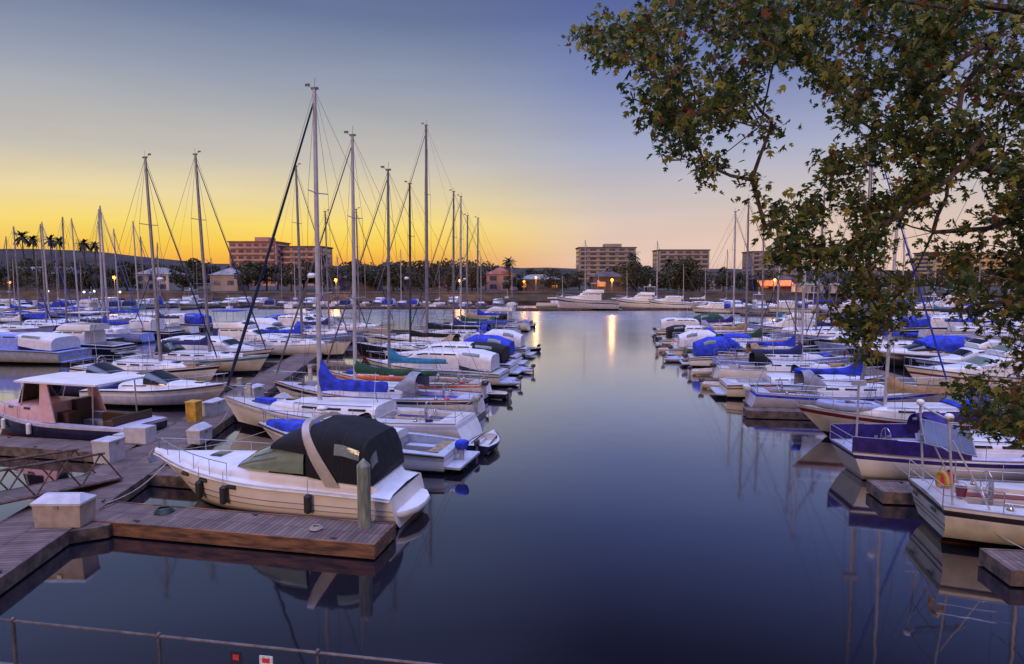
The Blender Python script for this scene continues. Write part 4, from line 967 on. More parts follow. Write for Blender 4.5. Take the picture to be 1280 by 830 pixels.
# explicit masts that stand out against the yellow sky
for px, yt, D, cv, lb in ((64, 277, 92, 'blue', 'pale blue-lit sailboat with the leftmost tall mast against the yellow sky'), (137, 257, 80, 'navycanvas', 'white sailboat with the tallest mast left of the grey-masted sloop'), (176, 276, 100, 'blue', 'white sailboat with a thin mast just left of the grey-masted sloop')):
    T, h = mast_boat(px, yt, D, 12, -12, hull='lightblue' if px == 64 else 'white', cover=cv, jib='blue', det=0, wheel=False, seed=px, lean=.3, mm='whitemast'); T['label'] = lb
label_row(FS, '{look}, {n} from the left in far left basin'); label_row(FM, '{look}, {n} from the left in far left basin')

# ================================================================== RIGHT ROWS
def wr(y): return 27.5+.03*(y-20)
# R1: sloop with arch and solar panel
L_ = 12.0; loc, a = from_stern(12.9, 19.5, L_, -14)
T, h = sailboat(loc, a, L_, 'sailboat', hull='offwhite', stripe='black', boot='black', bottom='redbrown', deck='offwhite', top=16, cover=None, jib=None, det=2, B=3.9, ws=.74, rt=.25, rb=1.2, seed=71, boomlen=.1, fbk=1.12, pm=2.3, stern_name=False)
T['label'] = 'nearest right sailboat with a stern arch, tilted solar panel and white transom'
Z0 = h.zs(0); m = MB(); xs_ = -L_/2+.25
for s_ in (-1, 1):
    m.tube([(xs_+.1, s_*1.15, Z0-.1), (xs_-.12, s_*1.12, Z0+2.5)], .035, 8); m.tube([(xs_+1.0, s_*1.3, Z0-.05), (xs_-.0, s_*1.13, Z0+1.9)], .025, 7)
m.tube([(xs_-.12, 1.12, Z0+2.5), (xs_-.12, -1.12, Z0+2.5)], .03, 8); m.tube([(xs_-.05, 1.12, Z0+1.55), (xs_-.05, -1.12, Z0+1.55)], .022, 8); m.build('stern_arch', 'whitemast', T, True)
CP = Vector((xs_+.25, -.1, Z0+1.75)); ax = Vector((1, 0, -.22)).normalized(); bx_ = Vector((.1, .78, .62)).normalized(); nx_ = ax.cross(bx_).normalized()
def slab(m, u0, u1, v0, v1, w0, w1):
    m.loft([[CP+ax*u+bx_*v+nx_*w for u, v in ((u0, v0), (u1, v0), (u1, v1), (u0, v1))] for w in (w0, w1)])
m = MB(); slab(m, -.72, .72, -.5, .5, 0, .04); sp_ = m.build('solar_panel', 'alu', T)
for i in range(4):
    m = MB(); slab(m, -.68+i*.345, -.36+i*.345, -.46, .46, .041, .05); m.build('cell_block', 'wglass', sp_)
for s_ in (-1, 1): m = MB(); m.ball((xs_-.12, s_*1.12, Z0+2.6), .13, sc=(1, 1, .8)); m.build('light_dome', 'white', T, True)
m = MB()
for z in (.55, .42): m.tube([h.pt(0, Z0*z, 1, .01)+Vector((-.012, 0, 0)), h.pt(0, Z0*z, -1, .01)+Vector((-.012, 0, 0))], .014, 4)
m.build('transom_stripe', 'black', T)
for y in (-.75, .75): m = MB(); m.box((-L_/2-.01, y, Z0*.76), (.03, .34, .10)); m.build('vent', 'black', T)
m = MB(); m.box((-L_*.2, 0, Z0+1.15), (.05, 1.4, .5), ry=-.5); m.box((-L_*.13, 0, Z0+.75), (1.2, 1.9, .12)); m.build('spray_hood', 'greycanvas', T)
M1 = Matrix.Translation(loc) @ Matrix.Rotation(a, 4, 'Z')
def deck_item(name, p, label, cat, parts, mtx, rz=0):
    p = mtx @ Vector(p); t = thing(name, tuple(p), rz, label, cat)
    for nm, mt, f in parts: m = MB(); f(m); m.build(nm, mt, t, True)
deck_item('fuel_can', (-L_/2+.75, .55, Z0+.08), 'red fuel can standing at the stern below the solar panel', 'fuel can', [('can', 'red', lambda m: m.loft([[(sx*.2*k, sy*.13*k, z) for sx, sy in ((-1, -1), (1, -1), (1, 1), (-1, 1))] for z, k in ((0, .95), (.05, 1), (.36, 1), (.42, .7))])), ('cap', 'black', lambda m: m.tube([(.1, 0, .42), (.1, 0, .48)], .04, 8))], M1)
deck_item('bucket', (-L_/2+.8, -.5, Z0+.05), 'maroon bucket beside the stern rail of the solar panel sailboat', 'bucket', [('pail', 'maroon', lambda m: m.tube([(0, 0, 0), (0, 0, .3)], [.12, .16], 12)), ('handle', 'wire', lambda m: m.tube([(.15*cos(b), 0, .3+.14*sin(b)) for b in [pi*i/8 for i in range(9)]], .008, 4))], M1)
deck_item('life_ring', (-L_/2+.12, -.95, Z0+.62), 'yellow-brown horseshoe life ring on the stern rail of the solar panel sailboat', 'life ring', [('ring', 'yellow', lambda m: m.tube([(0, .22*cos(b), .26*sin(b)) for b in [-.9+i*.42 for i in range(12)]], .07, 8))], M1)
# R2: purple canvas
L_ = 12.4; loc, a = from_stern(13.3, 25.4, L_, -5)
T, h = sailboat(loc, a, L_, hull='white', stripe='purple', boot='lavender', bottom='black', top=17, cover='purple', jib='whitecanvas', det=2, B=3.7, ws=.6, rt=.55, seed=72, dodger='purple', coverh=1.0, boomlen=4.4)
T['label'] = 'white sailboat with purple canvas dodger, purple weather cloths and sail cover'
for s_ in (-1, 1):
    m = MB(); rings = [[h.pt(t_, h.zs(t_), s_, -.05+.02)+Vector((0, 0, z)) for z in (.02, .6)]+[h.pt(t_, h.zs(t_), s_, -.08)+Vector((0, 0, z)) for z in (.6, .02)] for t_ in [i/9*.32 for i in range(10)]]
    m.loft(rings); m.build('weather_cloth', 'purple', T)
m = MB(); m.tube([(-L_/2+.2, -.9, h.zs(0)), (-L_/2+.2, -.9, h.zs(0)+2.6)], .04, 8); m.box((-L_/2+.2, -.9, h.zs(0)+2.7), (.5, .16, .2)); m.build('radar_pole', 'whitemast', T, True)
M2 = Matrix.Translation(loc) @ Matrix.Rotation(a, 4, 'Z')
deck_item('rolled_cushion', (-L_*.17, 1.15, h.zs(.3)+.05), 'rolled orange and white cushion leaning at the purple dodger', 'cushion', [('roll', 'orange', lambda m: m.tube([(0, 0, .22), (.5, 0, .26)], .24, 12)), ('band', 'whitecanvas', lambda m: m.tube([(-.55, 0, .2), (-.01, 0, .22)], .22, 12))], M2)
# R3: bow out, tan cover, maroon stripe
T, h = mast_boat(1110, 236, 31.2, 11.2, 174, mf=.62, hull='offwhite', stripe='maroon', boot='black', bottom='redbrown', cover='tan', jib=None, mm='whitemast', det=2, seed=73, B=3.4, rb=1.6, coverh=1.0, boomlen=4.2, fbk=1.05)
T['label'] = 'white sailboat moored bow-out with maroon stripe, tan sail cover and white mast'
dl = T.location
M3 = Matrix.Translation(dl) @ Matrix.Rotation(radians(174), 4, 'Z'); p = M3 @ Vector((2.9, -.1, 0))
dg_ = dinghy((p.x, p.y), radians(176), 'hypalon', 3.2, 'upturned grey-blue inflatable dinghy stowed on the foredeck of the tan-covered sailboat', engine=False, z=1.30)
T, h = mast_boat(1080, 150, 37.5, 11, -8, mf=.56, hull='lavender', stripe='blue', cover='blue', jib='blue', mm='alu', det=1, seed=74, coverh=1.2, jibr=.055, lean=.1, engine='white'); T['label'] = 'pale sloop with a bright blue swooping sail cover, right of the channel'
T, h = motorboat(*from_stern(14.2, 42.6, 10, -8), 10, 'motorboat', 'cream', 'redbrown', style='express', seed=75, canvas=None, det=1); T['label'] = 'cream hulled open boat with red-brown trim on the right row'
T, h = mast_boat(1003, 280, 47.5, 10.5, -8, hull='white', cover='navycanvas', jib='whitecanvas', det=1, seed=76, engine=True, mm='whitemast'); T['label'] = 'small white sloop with a white mast and navy sail cover, right row'
T, h = mast_boat(994, 286, 53, 11, -8, hull='lightblue', cover='blue', jib='whitecanvas', det=1, seed=77, bimini='blue'); T['label'] = 'light blue sloop with blue bimini, next beyond the small white-masted sloop'
T, h = mast_boat(952, 284, 60, 12, -8, hull='darkgreen', cover='green', jib=None, det=1, seed=78, fbk=1.0); T['label'] = 'dark green sloop with green sail cover in the right row'
T, h = mast_boat(932, 249, 68, 13, -8, hull='white', stripe='orange', cover='tan', jib='whitecanvas', det=1, seed=79); T['label'] = 'white sloop with the tallest clear mast of the right row and tan cover'
T, h = mast_boat(916, 265, 80, 12, -8, hull='navy', stripe='white', cover='purple', jib='whitecanvas', det=1, seed=80, mm='whitemast'); T['label'] = 'navy sloop with purple cover whose mast is leftmost in the right row'
T, h = motorboat(*from_stern(26.0, 93, 9, -8), 9, 'motorboat', 'navy', 'lavender', style='express', canvas='green', seed=81, det=1); T['label'] = 'navy launch under a green canvas at the far end of the right row'
for i, (D, sx, stl, hl, cv, lb) in enumerate(((57, 15.8, 'express', 'white', 'blue', 'small white motorboat with bright blue canvas in the right row'), (64, 16.2, 'express', 'offwhite', 'whitecanvas', 'small off-white motorboat with pale canvas in the right row'), (73, 17.2, 'cruiser', 'white', 'blackcanvas', 'white cruiser with black canvas in the right row'), (86, 19.5, 'cruiser', 'white', 'whitecanvas', 'white cruiser with white canvas near the far end of the right row'))):
    T, h = motorboat(*from_stern(sx, D, 8.5, -8), 8.5, 'motorboat', hl, 'navy', style=stl, canvas=cv, seed=90+i); T['label'] = lb; outboard(T, -4.3, 0, .7, 'engine', 1)
for px, py, col, rg, lb in ((838, 440, 'offwhite', True, 'pale skiff with upright outboard off the far end of the right row'), (850, 452, 'hypalon', False, 'grey inflatable tied beside the pale skiff'), (884, 468, 'white', True, 'white skiff moored off the middle of the right row'), (868, 446, 'hypalon', False, 'inflatable dinghy moored just beyond the white skiff'), (830, 424, 'navy', True, 'dark skiff at the farthest corner of the right row'), (905, 486, 'offwhite', True, 'low pale skiff beside the cream hulled open boat')):
    p = at(px, py, 0); dinghy((p.x, p.y), radians((px*13) % 60-20), col, 3.0, lb, rigid=rg)
for i, (y, e) in enumerate(((14.9, 13.3), (20.9, 13.3), (34.3, 13.5), (45, 13), (56, 12), (70, 11), (84, 9))):
    aa = radians(-7); x1 = wr(y)-1.2
    dock((x1, y-(e)*sin(aa)*0), (x1-e*cos(aa), y-e*sin(aa)), 1.3 if i < 2 else 1.0, ['short grey finger dock end nearest the camera on the right', 'finger dock between the solar panel sailboat and the purple canvas sailboat', 'finger dock beyond the tan-covered sailboat', 'finger dock beyond the cream open boat', 'finger dock beside the small blue-canvas motorboat of the right row', 'finger dock beside the tallest clear mast of the right row', 'farthest finger dock of the right row'][i])
dock((wr(8), 8), (wr(98), 98), 2.4, 'long plank walkway behind the right row of boats')
# east of the right walkway
T, h = motorboat(*from_stern(41, 43, 13.5, 173), 13.5, 'motorboat', 'white', 'maroon', style='flybridge', seed=101, det=1, glass='greenglass', boot='maroon'); T['label'] = 'white flybridge motor yacht with maroon stripe and green windows behind the leaves'
T, h = sailboat(*from_stern(40.5, 35.5, 11.5, 173), 11.5, top=15, hull='white', cover='blue', jib='blue', det=1, seed=102); T['label'] = 'white sailboat with blue covers at the right edge behind the tan-covered sailboat'
ES, EM = [], []
field(41.5, 49.5, 96, 5.6, 173, .6, store=(ES, EM), groups=('sailboats beyond the right walkway', 'motorboats beyond the right walkway'), skew=.05, top=(14, 18))
field(50.5, 58, 108, 6, -7, .6, store=(ES, EM), groups=('sailboats beyond the right walkway', 'motorboats beyond the right walkway'), skew=.08, top=(13, 17))
field(78, 84, 126, 6.5, 173, .6, store=(ES, EM), groups=('sailboats beyond the right walkway', 'motorboats beyond the right walkway'), skew=.08, top=(13, 17))
label_row(ES, '{look}, {n} from left beyond the right walkway'); label_row(EM, '{look}, {n} from left beyond the right walkway')

# ================================================================== FAR SHORE
# boats along the far seawall
FA, FB = [], []
rr = random.Random(21)
protoS = []
for hl, cv, jb, mm in (('white', 'blue', 'whitecanvas', 'whitemast'), ('lavender', 'navycanvas', 'blue', 'alu'), ('white', 'whitecanvas', None, 'alu'), ('lightblue', 'blue', None, 'whitemast')):
    T, h = sailboat((0, -900, 0), 0, 10.5, hull=hl, cover=cv, jib=jb, det=0, wheel=False, top=13.5, seed=200+len(protoS), mm=mm, group='sailboats along the far seawall'); protoS.append([T, f'{looks[hl]} sailboat with {cvn[cv]} cover', 0])
protoM = []
for hl, cv, stl in (('white', 'whitecanvas', 'flybridge'), ('white', 'blue', 'cruiser'), ('lavender', 'navycanvas', 'cruiser')):
    T, h = motorboat((0, -900, 0), 0, 10, 'motorboat', hl, 'navy', style=stl, canvas=cv, det=0, seed=220+len(protoM), group='motorboats along the far seawall'); protoM.append([T, f'{looks[hl]} motorboat with {cvn[cv]} canvas', 0])
bpy.context.view_layer.update()
def put(protos, px, D, deg, sc=1.0, store=None):
    p = rr.choice(protos); o = p[0]
    if p[2]: o = copy_tree(p[0])
    p[2] += 1
    r = ray(px, 360); o.location = (r.x/r.y*D, D, 0); o.rotation_euler = (0, 0, radians(deg)); o.scale = (sc, sc, sc); store.append((o, p[1]))
px = 20
while px < 640:
    k = rr.random()
    put(protoS if k < .42 else protoM, px, rr.uniform(160, 166) if px > 255 else rr.uniform(146, 164), rr.choice([90, -90])+rr.uniform(-14, 14), rr.uniform(.85, 1.1), FA if k < .42 else FB)
    px += rr.uniform(13, 21)
px = 892
while px < 1290:
    k = rr.random(); put(protoS if k < .5 else protoM, px, rr.uniform(132, 160), rr.choice([90, -90, 175])+rr.uniform(-12, 12), rr.uniform(.85, 1.15), FA if k < .5 else FB); px += rr.uniform(11, 19)
label_row(FA, '{look}, {n} from left along the far seawall'); label_row(FB, '{look}, {n} from left along the far seawall')
for px0, D, L, deg, stl, lb in ((734, 150, 14.5, 176, 'flybridge', 'large white motor yacht moored side-on at the far centre of the harbour'), (801, 156, 12, 170, 'flybridge', 'white motor yacht right of the large far centre yacht'), (838, 152, 10.5, 176, 'cruiser', 'smaller white cabin cruiser at the right of the far centre yachts')):
    r = ray(px0, 370); T, h = motorboat((r.x/r.y*D, D, 0), radians(deg), L, 'motorboat', 'lavender' if px0 == 734 else 'white', 'navy', style=stl, seed=px0, det=1, fb=1.5); T['label'] = lb; T.scale = (1, 1, 1.25 if px0 == 734 else 1.1)
for px0, yt, D, lb in ((731, 300, 160, 'sailboat whose mast rises in front of the far centre apartment block'), (820, 301, 163, 'sailboat whose pale mast rises left of the second far block'), (853, 330, 160, 'sailboat with short mast among the far centre yachts'), (703, 345, 165, 'sailboat with very short mast just left of the large far yacht'), (783, 338, 161, 'sailboat with short mast between the two far white yachts'), (880, 334, 162, 'sailboat with short mast right of the far centre yachts')):
    T, h = mast_boat(px0, yt, D, 11.5, 5, hull='white', cover='whitecanvas', jib='whitecanvas', det=0, wheel=False, seed=px0, mm='whitemast'); T['label'] = lb
dock(at(640, 386, .4), (90, 152), 2.2, 'low floating dock in front of the far centre yachts', z=.55)
dock((-62, 157), (-4, 157), 2.2, 'low floating dock in front of the far seawall at left', z=.55)
dock((46, 128), (112, 128), 2.2, 'low floating dock of the far right basin', z=.55)

# ---- buildings
def apartment(px0, px1, ytop, D, label, wall, storeys, depth=18, name='apartment_building', roofm='roof', pent=True, band='wglass', rz=0, nb=6):
    r0, r1 = ray(px0, ytop), ray(px1, ytop); x0, x1 = r0.x/r0.y*D, r1.x/r1.y*D; H = CH+r0.z/r0.y*D-3.4; w = x1-x0
    T = thing(name, ((x0+x1)/2, D+depth/2, 3.4), rz, label, 'building')
    m = MB(); m.box((0, 0, H/2), (w, depth, H)); m.build('wall', wall, T)
    sh = H/storeys
    for k in range(storeys):
        z = k*sh+sh*.55; bw = w/nb
        for i in range(nb):
            x = -w/2+(i+.5)*bw; m = MB(); m.box((x, -depth/2-.03, z), (bw*.62, .12, sh*.52)); m.build('window', band, T)
        for s_ in (-1, 1): m = MB(); m.box((s_*(w/2+.02), 0, z), (.1, depth*.8, sh*.5)); m.build('window_strip', band, T)
        m = MB(); m.box((0, -depth/2-.55, k*sh+.12), (w*.94, 1.1, .24)); m.box((0, -depth/2-1.06, k*sh+.6), (w*.94, .06, .75)); m.build('balcony_row', wall, T)
    m = MB(); m.box((0, 0, H+.3), (w+1.0, depth+1.0, .6)); m.build('roof', roofm, T)
    if pent: m = MB(); m.box((w*.12, 0, H+1.6), (w*.3, depth*.5, 2.2)); m.build('penthouse', wall, T)
    return T
apartment(286, 345, 303, 300, 'broad pink apartment block behind the trees, left wing with red roof edge', 'bpink', 7, roofm='roofred')
apartment(345, 402, 309, 306, 'pink apartment block adjoining the red-roofed wing, right wing', 'bpink', 7, pent=False)
apartment(724, 795, 310, 380, 'wide mauve apartment block at the far centre with flat roof', 'bgrey', 8)
apartment(824, 887, 313, 392, 'mauve apartment block right of the wide far centre block', 'bgrey', 7, pent=False)
apartment(941, 1002, 315, 400, 'mauve apartment block behind the masts of the right row', 'bgrey', 7, pent=True)
apartment(1170, 1190, 316, 330, 'narrow gold-lit tower, left of three seen through the leaves', 'bgoldlit', 8, nb=2, pent=False)
apartment(1196, 1213, 318, 338, 'brown and gold tower between two gold-lit ones behind the leaves', 'bbrown', 8, nb=2, pent=False)
apartment(1219, 1262, 317, 332, 'wider gold-lit tower, right of three seen through the leaves', 'bgoldlit', 8, nb=3, pent=False)
def lowhouse(px0, px1, ytop, D, label, wall, roofm, lit=False, depth=10, flat=False):
    r0, r1 = ray(px0, ytop), ray(px1, ytop); x0, x1 = r0.x/r0.y*D, r1.x/r1.y*D; H = CH+r0.z/r0.y*D-3.4; w = x1-x0; rh_ = H*.3
    T = thing('waterfront_building', ((x0+x1)/2, D+depth/2, 3.4), 0, label, 'building')
    m = MB(); m.box((0, 0, (H-rh_)/2), (w, depth, H-rh_)); m.build('wall', wall, T)
    m = MB(); a_, b_ = w/2+.5, depth/2+.5
    if flat: m.box((0, 0, H-rh_+.2), (w+1, depth+1, .4))
    else: m.loft([[(-a_, -b_, H-rh_), (a_, -b_, H-rh_), (a_, b_, H-rh_), (-a_, b_, H-rh_)], [(-a_+b_*.8, -.1, H), (a_-b_*.8, -.1, H), (a_-b_*.8, .1, H), (-a_+b_*.8, .1, H)]])
    m.build('roof', roofm, T)
    n = max(2, int(w/3.2)); st = 2 if H-rh_ > 5 else 1
    for k in range(st):
        for i in range(n):
            m = MB(); z = (H-rh_)/st*(k+.5); m.box((-w/2+(i+.5)*w/n, -depth/2-.03, z), (w/n*.5, .1, 1.4)); m.build('window', 'litwin' if (lit and (i*7+k*3) % 3 == 0) else 'wglass', T)
    return T
for a_ in ((-6, 90, 333, 215, 'long low grey-roofed shed at the left end of the far shore', 'bbrown', 'roofgrey'), (168, 210, 334, 205, 'pale gabled house among the trees above the left basin', 'bwhite', 'roofgrey'), (262, 296, 335, 200, 'pale low house just left of the pink apartment block', 'bgrey', 'roofgrey'),
           (608, 642, 334, 205, 'pinkish two-storey house beside the far centre palm', 'bpink', 'roofred'), (648, 700, 343, 200, 'low restaurant building with lit orange windows at far centre', 'bbrown', 'roofgrey', True), (742, 782, 338, 192, 'waterfront building with orange lit windows behind the large far yacht', 'bbrown', 'roof', True),
           (862, 905, 350, 200, 'low pale boathouse right of the far centre yachts', 'bwhite', 'roofgrey'), (948, 1000, 343, 190, 'low building with glowing orange awning behind the right row', 'bbrown', 'roof', True), (425, 470, 341, 205, 'long low brown building behind the second mast', 'bbrown', 'roof'), (500, 560, 342, 210, 'low pink building hidden behind masts left of centre', 'bpink', 'roof'),
           (1010, 1060, 352, 172, 'white boathouse with yellow sign-like panel behind leaves', 'bwhite', 'roofgrey')):
    lowhouse(*a_)
t = thing('awning', tuple(atd(970, 352, 188)), 0, 'glowing orange awning over the waterfront building behind the right row', 'awning'); m = MB(); m.loft([[(-5, -1.2, -1), (5, -1.2, -1), (5, -1.2, -1.3), (-5, -1.2, -1.3)], [(-5, 1.4, .4), (5, 1.4, .4), (5, 1.4, .1), (-5, 1.4, .1)]]); m.build('canopy', 'litorange', t)

# ---- street lamps (lit)
LM = []
for px, py, D, e in ((12, 353, 168, 900), (143, 347, 170, 1400), (420, 350, 174, 1500), (575, 351, 174, 1300), (670, 347, 182, 900), (765, 350, 184, 1300), (968, 350, 182, 1500), (655, 352, 180, 400)):
    p = atd(px, py, D); z0 = 3.5 if D > 176 else 0.5
    t = thing('street_lamp', (p.x, p.y, z0), 0, None, 'street lamp', 'lit orange lamps along the far shore'); LM.append((t, ''))
    m = MB(); m.tube([(0, 0, 0), (0, 0, p.z-z0-.3)], .09, 6); m.build('pole', 'alu', t)
    m = MB(); m.ball((0, 0, p.z-z0), (.45 if e > 1000 else .35), nu=8, nv=6); m.build('lamp_globe', 'lamp', t, True)
    ld = bpy.data.lights.new('lamp_light', 'POINT'); ld.energy = e; ld.specular_factor = 0.02; ld.color = (1, .42, .12); ld.shadow_soft_size = .5; lo = bpy.data.objects.new('lamp_light', ld); COL.objects.link(lo); lo.location = (0, -.9, p.z-z0); lo.parent = t
label_row(LM, 'lit orange street lamp, {n} from the left along the far shore{look}')
WL = []
for px, py in ((105, 365), (118, 364), (150, 365), (60, 364)):
    p = atd(px, py, 150); t = thing('dock_light', (p.x, p.y, 0), 0, None, 'dock light', 'small white dock lights'); WL.append((t, ''))
    m = MB(); m.tube([(0, 0, 0), (0, 0, p.z-.2)], .06, 5); m.build('pole', 'alu', t); m = MB(); m.ball((0, 0, p.z), .24); m.build('lamp_head', 'whitelamp', t, True)
label_row(WL, 'small white dock light, {n} from the left above the far left basin{look}')

# ---- trees
def foliage(m, blobs, n, size, rr, flat=.8):
    for (c, r) in blobs:
        for i in range(n):
            while True:
                v = Vector((rr.uniform(-1, 1), rr.uniform(-1, 1), rr.uniform(-1, 1)))
                if .2 < v.length < 1: break
            v = v.normalized()*(.55+.45*rr.random()**.6); p = Vector(c)+Vector((v.x*r, v.y*r, v.z*r*flat)); s = size*rr.uniform(.6, 1.3)
            a = Vector((rr.uniform(-1, 1), rr.uniform(-1, 1), rr.uniform(-.6, .6))).normalized()*s; b = a.cross(Vector((rr.uniform(-1, 1), rr.uniform(-1, 1), rr.uniform(-1, 1)))).normalized()*s*.7
            m.add([p-a, p-b*.9+a*.1, p+a, p+b], [(0, 1, 2, 3)])
def make_tree(seed, H, R, fm):
    rr = random.Random(seed); T = thing('tree', (0, -900, 0)); m = MB(); th = H*.4
    m.tube([(0, 0, -.3), (.1, 0, th*.6), (0, .1, th*1.3)], [H*.035, H*.026, H*.015], 7); bl = []
    for i in range(rr.randint(11, 15)):
        an = rr.uniform(0, 2*pi); q = rr.uniform(.2, .75)*R; z = rr.uniform(.2, .84)*H; r = rr.uniform(.26, .40)*R*1.2; bl.append(((q*cos(an), q*sin(an), z), r))
        m.tube([(0, 0, th*.8), (q*cos(an)*.6, q*sin(an)*.6, (th+z)/2), (q*cos(an), q*sin(an), z)], [H*.014, H*.009, H*.003], 4)
    bl.append(((0, 0, H*.85), R*.32)); m.build('trunk', 'bark', T)
    m = MB(); foliage(m, bl, 105, H*.036, rr); m.build('crown', fm, T); return T
protoT = [[make_tree(1, 9, 5.2, 'fol'), 'dark broad tree', 0], [make_tree(2, 11, 4.6, 'fol'), 'tall dark tree', 0], [make_tree(3, 8, 5.0, 'fol2'), 'olive bushy tree', 0], [make_tree(4, 7, 4.4, 'fol2'), 'low olive tree', 0], [make_tree(5, 10, 5.6, 'fol'), 'dark wide-crowned tree', 0]]
bpy.context.view_layer.update()
TR = []
rr = random.Random(33)
def puttree(px, ytop, D, k=None):
    p = protoT[rr.randrange(5) if k is None else k]; o = p[0]
    if p[2]: o = copy_tree(p[0])
    p[2] += 1
    r = ray(px, ytop); o.location = (r.x/r.y*D, D, 3.3); H = [9, 11, 8, 7, 10][protoT.index(p)]
    s = max(.4, (CH+r.z/r.y*D-3.3)/(H*1.0)); o.scale = (s*rr.uniform(.9, 1.25), s*rr.uniform(.9, 1.2), s); o.rotation_euler = (0, 0, rr.uniform(0, 6.28)); o['category'] = 'tree'; o['group'] = 'trees along the far shore'; TR.append((o, p[1]))
px = -10
while px < 1300:
    if px < 300: yt = rr.uniform(322, 338)
    elif px < 420: yt = rr.uniform(322, 336)
    elif px < 610: yt = rr.uniform(324, 334)
    elif px < 720: yt = rr.uniform(334, 345)
    elif px < 900: yt = rr.uniform(328, 345)
    else: yt = rr.uniform(334, 346)
    puttree(px, yt, rr.uniform(186, 226)); px += rr.uniform(11, 17)
for px, yt in ((795, 326), (812, 332), (858, 334), (875, 338), (905, 332), (848, 322), (446, 322), (490, 326), (530, 325), (560, 324), (590, 328)): puttree(px, yt, rr.uniform(182, 190))
TL = [t for t in TR if proj(t[0].location)[0] < 660]; TQ = [t for t in TR if t not in TL]
label_row(TL, '{look}, {n} from the left in the left shore woods'); label_row(TQ, '{look}, {n} from left in shore trees right of centre')
def palm(px, ytop, D, label, big=1.0):
    r = ray(px, ytop); top = CH+r.z/r.y*D; T = thing('palm_tree', (r.x/r.y*D, D, 3.2), 0, label, 'palm tree', 'palm trees on the far shore'); rr = random.Random(int(px)); H = top-3.2-1.4
    m = MB(); m.tube([(0, 0, 0), (.2, 0, H*.5), (0, 0, H)], [.34, .24, .18], 7); m.build('trunk', 'palmbark', T)
    m = MB()
    for i in range(46):
        an = rr.uniform(0, 6.28); el = rr.uniform(-.9, 1.3); L = 2.3*big*rr.uniform(.8, 1.1); pts = []
        for j in range(5):
            t = j/4; q = L*t*cos(el*.8); pts.append(Vector((q*cos(an), q*sin(an), H+L*t*sin(el)-.9*t*t*big)))
        n = Vector((-sin(an), cos(an), 0))
        for j in range(4):
            w = .34*big*(1-abs(j/4-.4)); w2 = .34*big*(1-abs((j+1)/4-.4)) if j < 3 else .02
            m.add([pts[j]+n*w-Vector((0, 0, .1)), pts[j], pts[j+1], pts[j+1]+n*w2-Vector((0, 0, .1))], [(0, 1, 2, 3)]); m.add([pts[j]-n*w-Vector((0, 0, .1)), pts[j], pts[j+1], pts[j+1]-n*w2-Vector((0, 0, .1))], [(0, 1, 2, 3)])
    m.build('crown', 'frond', T)
for i, (px, yt, D, b) in enumerate(((27, 290, 235, 1.5), (40, 294, 240, 1.3), (62, 295, 238, 1.4), (74, 296, 244, 1.2), (104, 299, 235, 1.3), (118, 301, 240, 1.2), (636, 321, 205, 1.1), (792, 314, 215, 1.2), (836, 322, 230, 1.3), (404, 318, 230, 1.2))):
    palm(px, yt, D, ['tall fan palm with the biggest crown at the far left', 'fan palm close behind the biggest far left palm', 'fan palm beside the leftmost tall mast', 'slightly shorter palm right of the leftmost tall mast', 'fan palm halfway between the two left masts', 'thin palm beside the palm halfway between left masts', 'single palm left of the lit restaurant', 'palm at the right edge of the wide far centre block', 'palm before the second far centre block', 'palm at the right end of the pink block'][i], b)

# ================================================================== OVERHANGING TREE
rr = random.Random(5)
T = thing('sycamore_tree', (13.5, 6.5, 1.85), 0, 'leafy green tree with rusty leaves overhanging the upper right in front', 'tree')
O = Vector(T.location)
POLY = [(712, 42), (735, 25), (790, 8), (830, -30), (1330, -30), (1330, 560), (1262, 548), (1215, 528), (1200, 496), (1222, 470), (1252, 452), (1238, 425), (1262, 404), (1225, 396), (1180, 384), (1205, 366), (1165, 350), (1135, 362), (1120, 392), (1095, 425), (1068, 444), (1042, 404), (1046, 370), (1012, 345), (980, 318), (945, 290), (952, 262), (975, 250), (938, 228), (948, 206), (905, 222), (878, 226), (872, 196), (838, 190), (826, 152), (800, 130), (782, 122), (805, 104), (790, 78), (762, 66), (735, 74)]
HOLES = [(1000, 135, 34), (1040, 165, 22), (918, 178, 26), (985, 205, 30), (1150, 300, 34), (1180, 250, 24), (1110, 215, 20), (880, 60, 20), (1225, 130, 14), (1060, 60, 14), (1130, 320, 22), (1185, 320, 20), (1230, 345, 18), (1060, 270, 16), (1240, 240, 18), (960, 100, 14), (870, 110, 16), (1100, 130, 14), (1240, 500, 10)]
def inside(x, y, P=POLY):
    c = False; j = len(P)-1
    for i in range(len(P)):
        xi, yi = P[i]; xj, yj = P[j]
        if (yi > y) != (yj > y) and x < (xj-xi)*(y-yi)/(yj-yi)+xi: c = not c
        j = i
    return c
nodes = []
while len(nodes) < 700:
    x, y = rr.uniform(705, 1330), rr.uniform(-30, 560)
    if not inside(x, y): continue
    if any((x-a)**2+(y-b)**2 < (r*1.4)**2 for a, b, r in HOLES) and rr.random() < .93: continue
    # thinner towards the tips
    dens = .8+.2*min(1, max(0, (x-720)/350.0)); 
    if y > 330: dens *= .8
    if rr.random() > dens: continue
    D = rr.uniform(7.2, 10.5); nodes.append(atd(x, y, D))
for i in range(260):    # the rest of the crown, above and beyond the frame
    nodes.append(Vector((rr.uniform(5, 19), rr.uniform(3, 12), rr.uniform(11, 18)))) if rr.random() < .6 else nodes.append(Vector((rr.uniform(9.5, 19), rr.uniform(2.5, 11), rr.uniform(7, 15))))
nodes = [p for p in nodes if not (p.y < 7 and abs(p.x) < 4)]
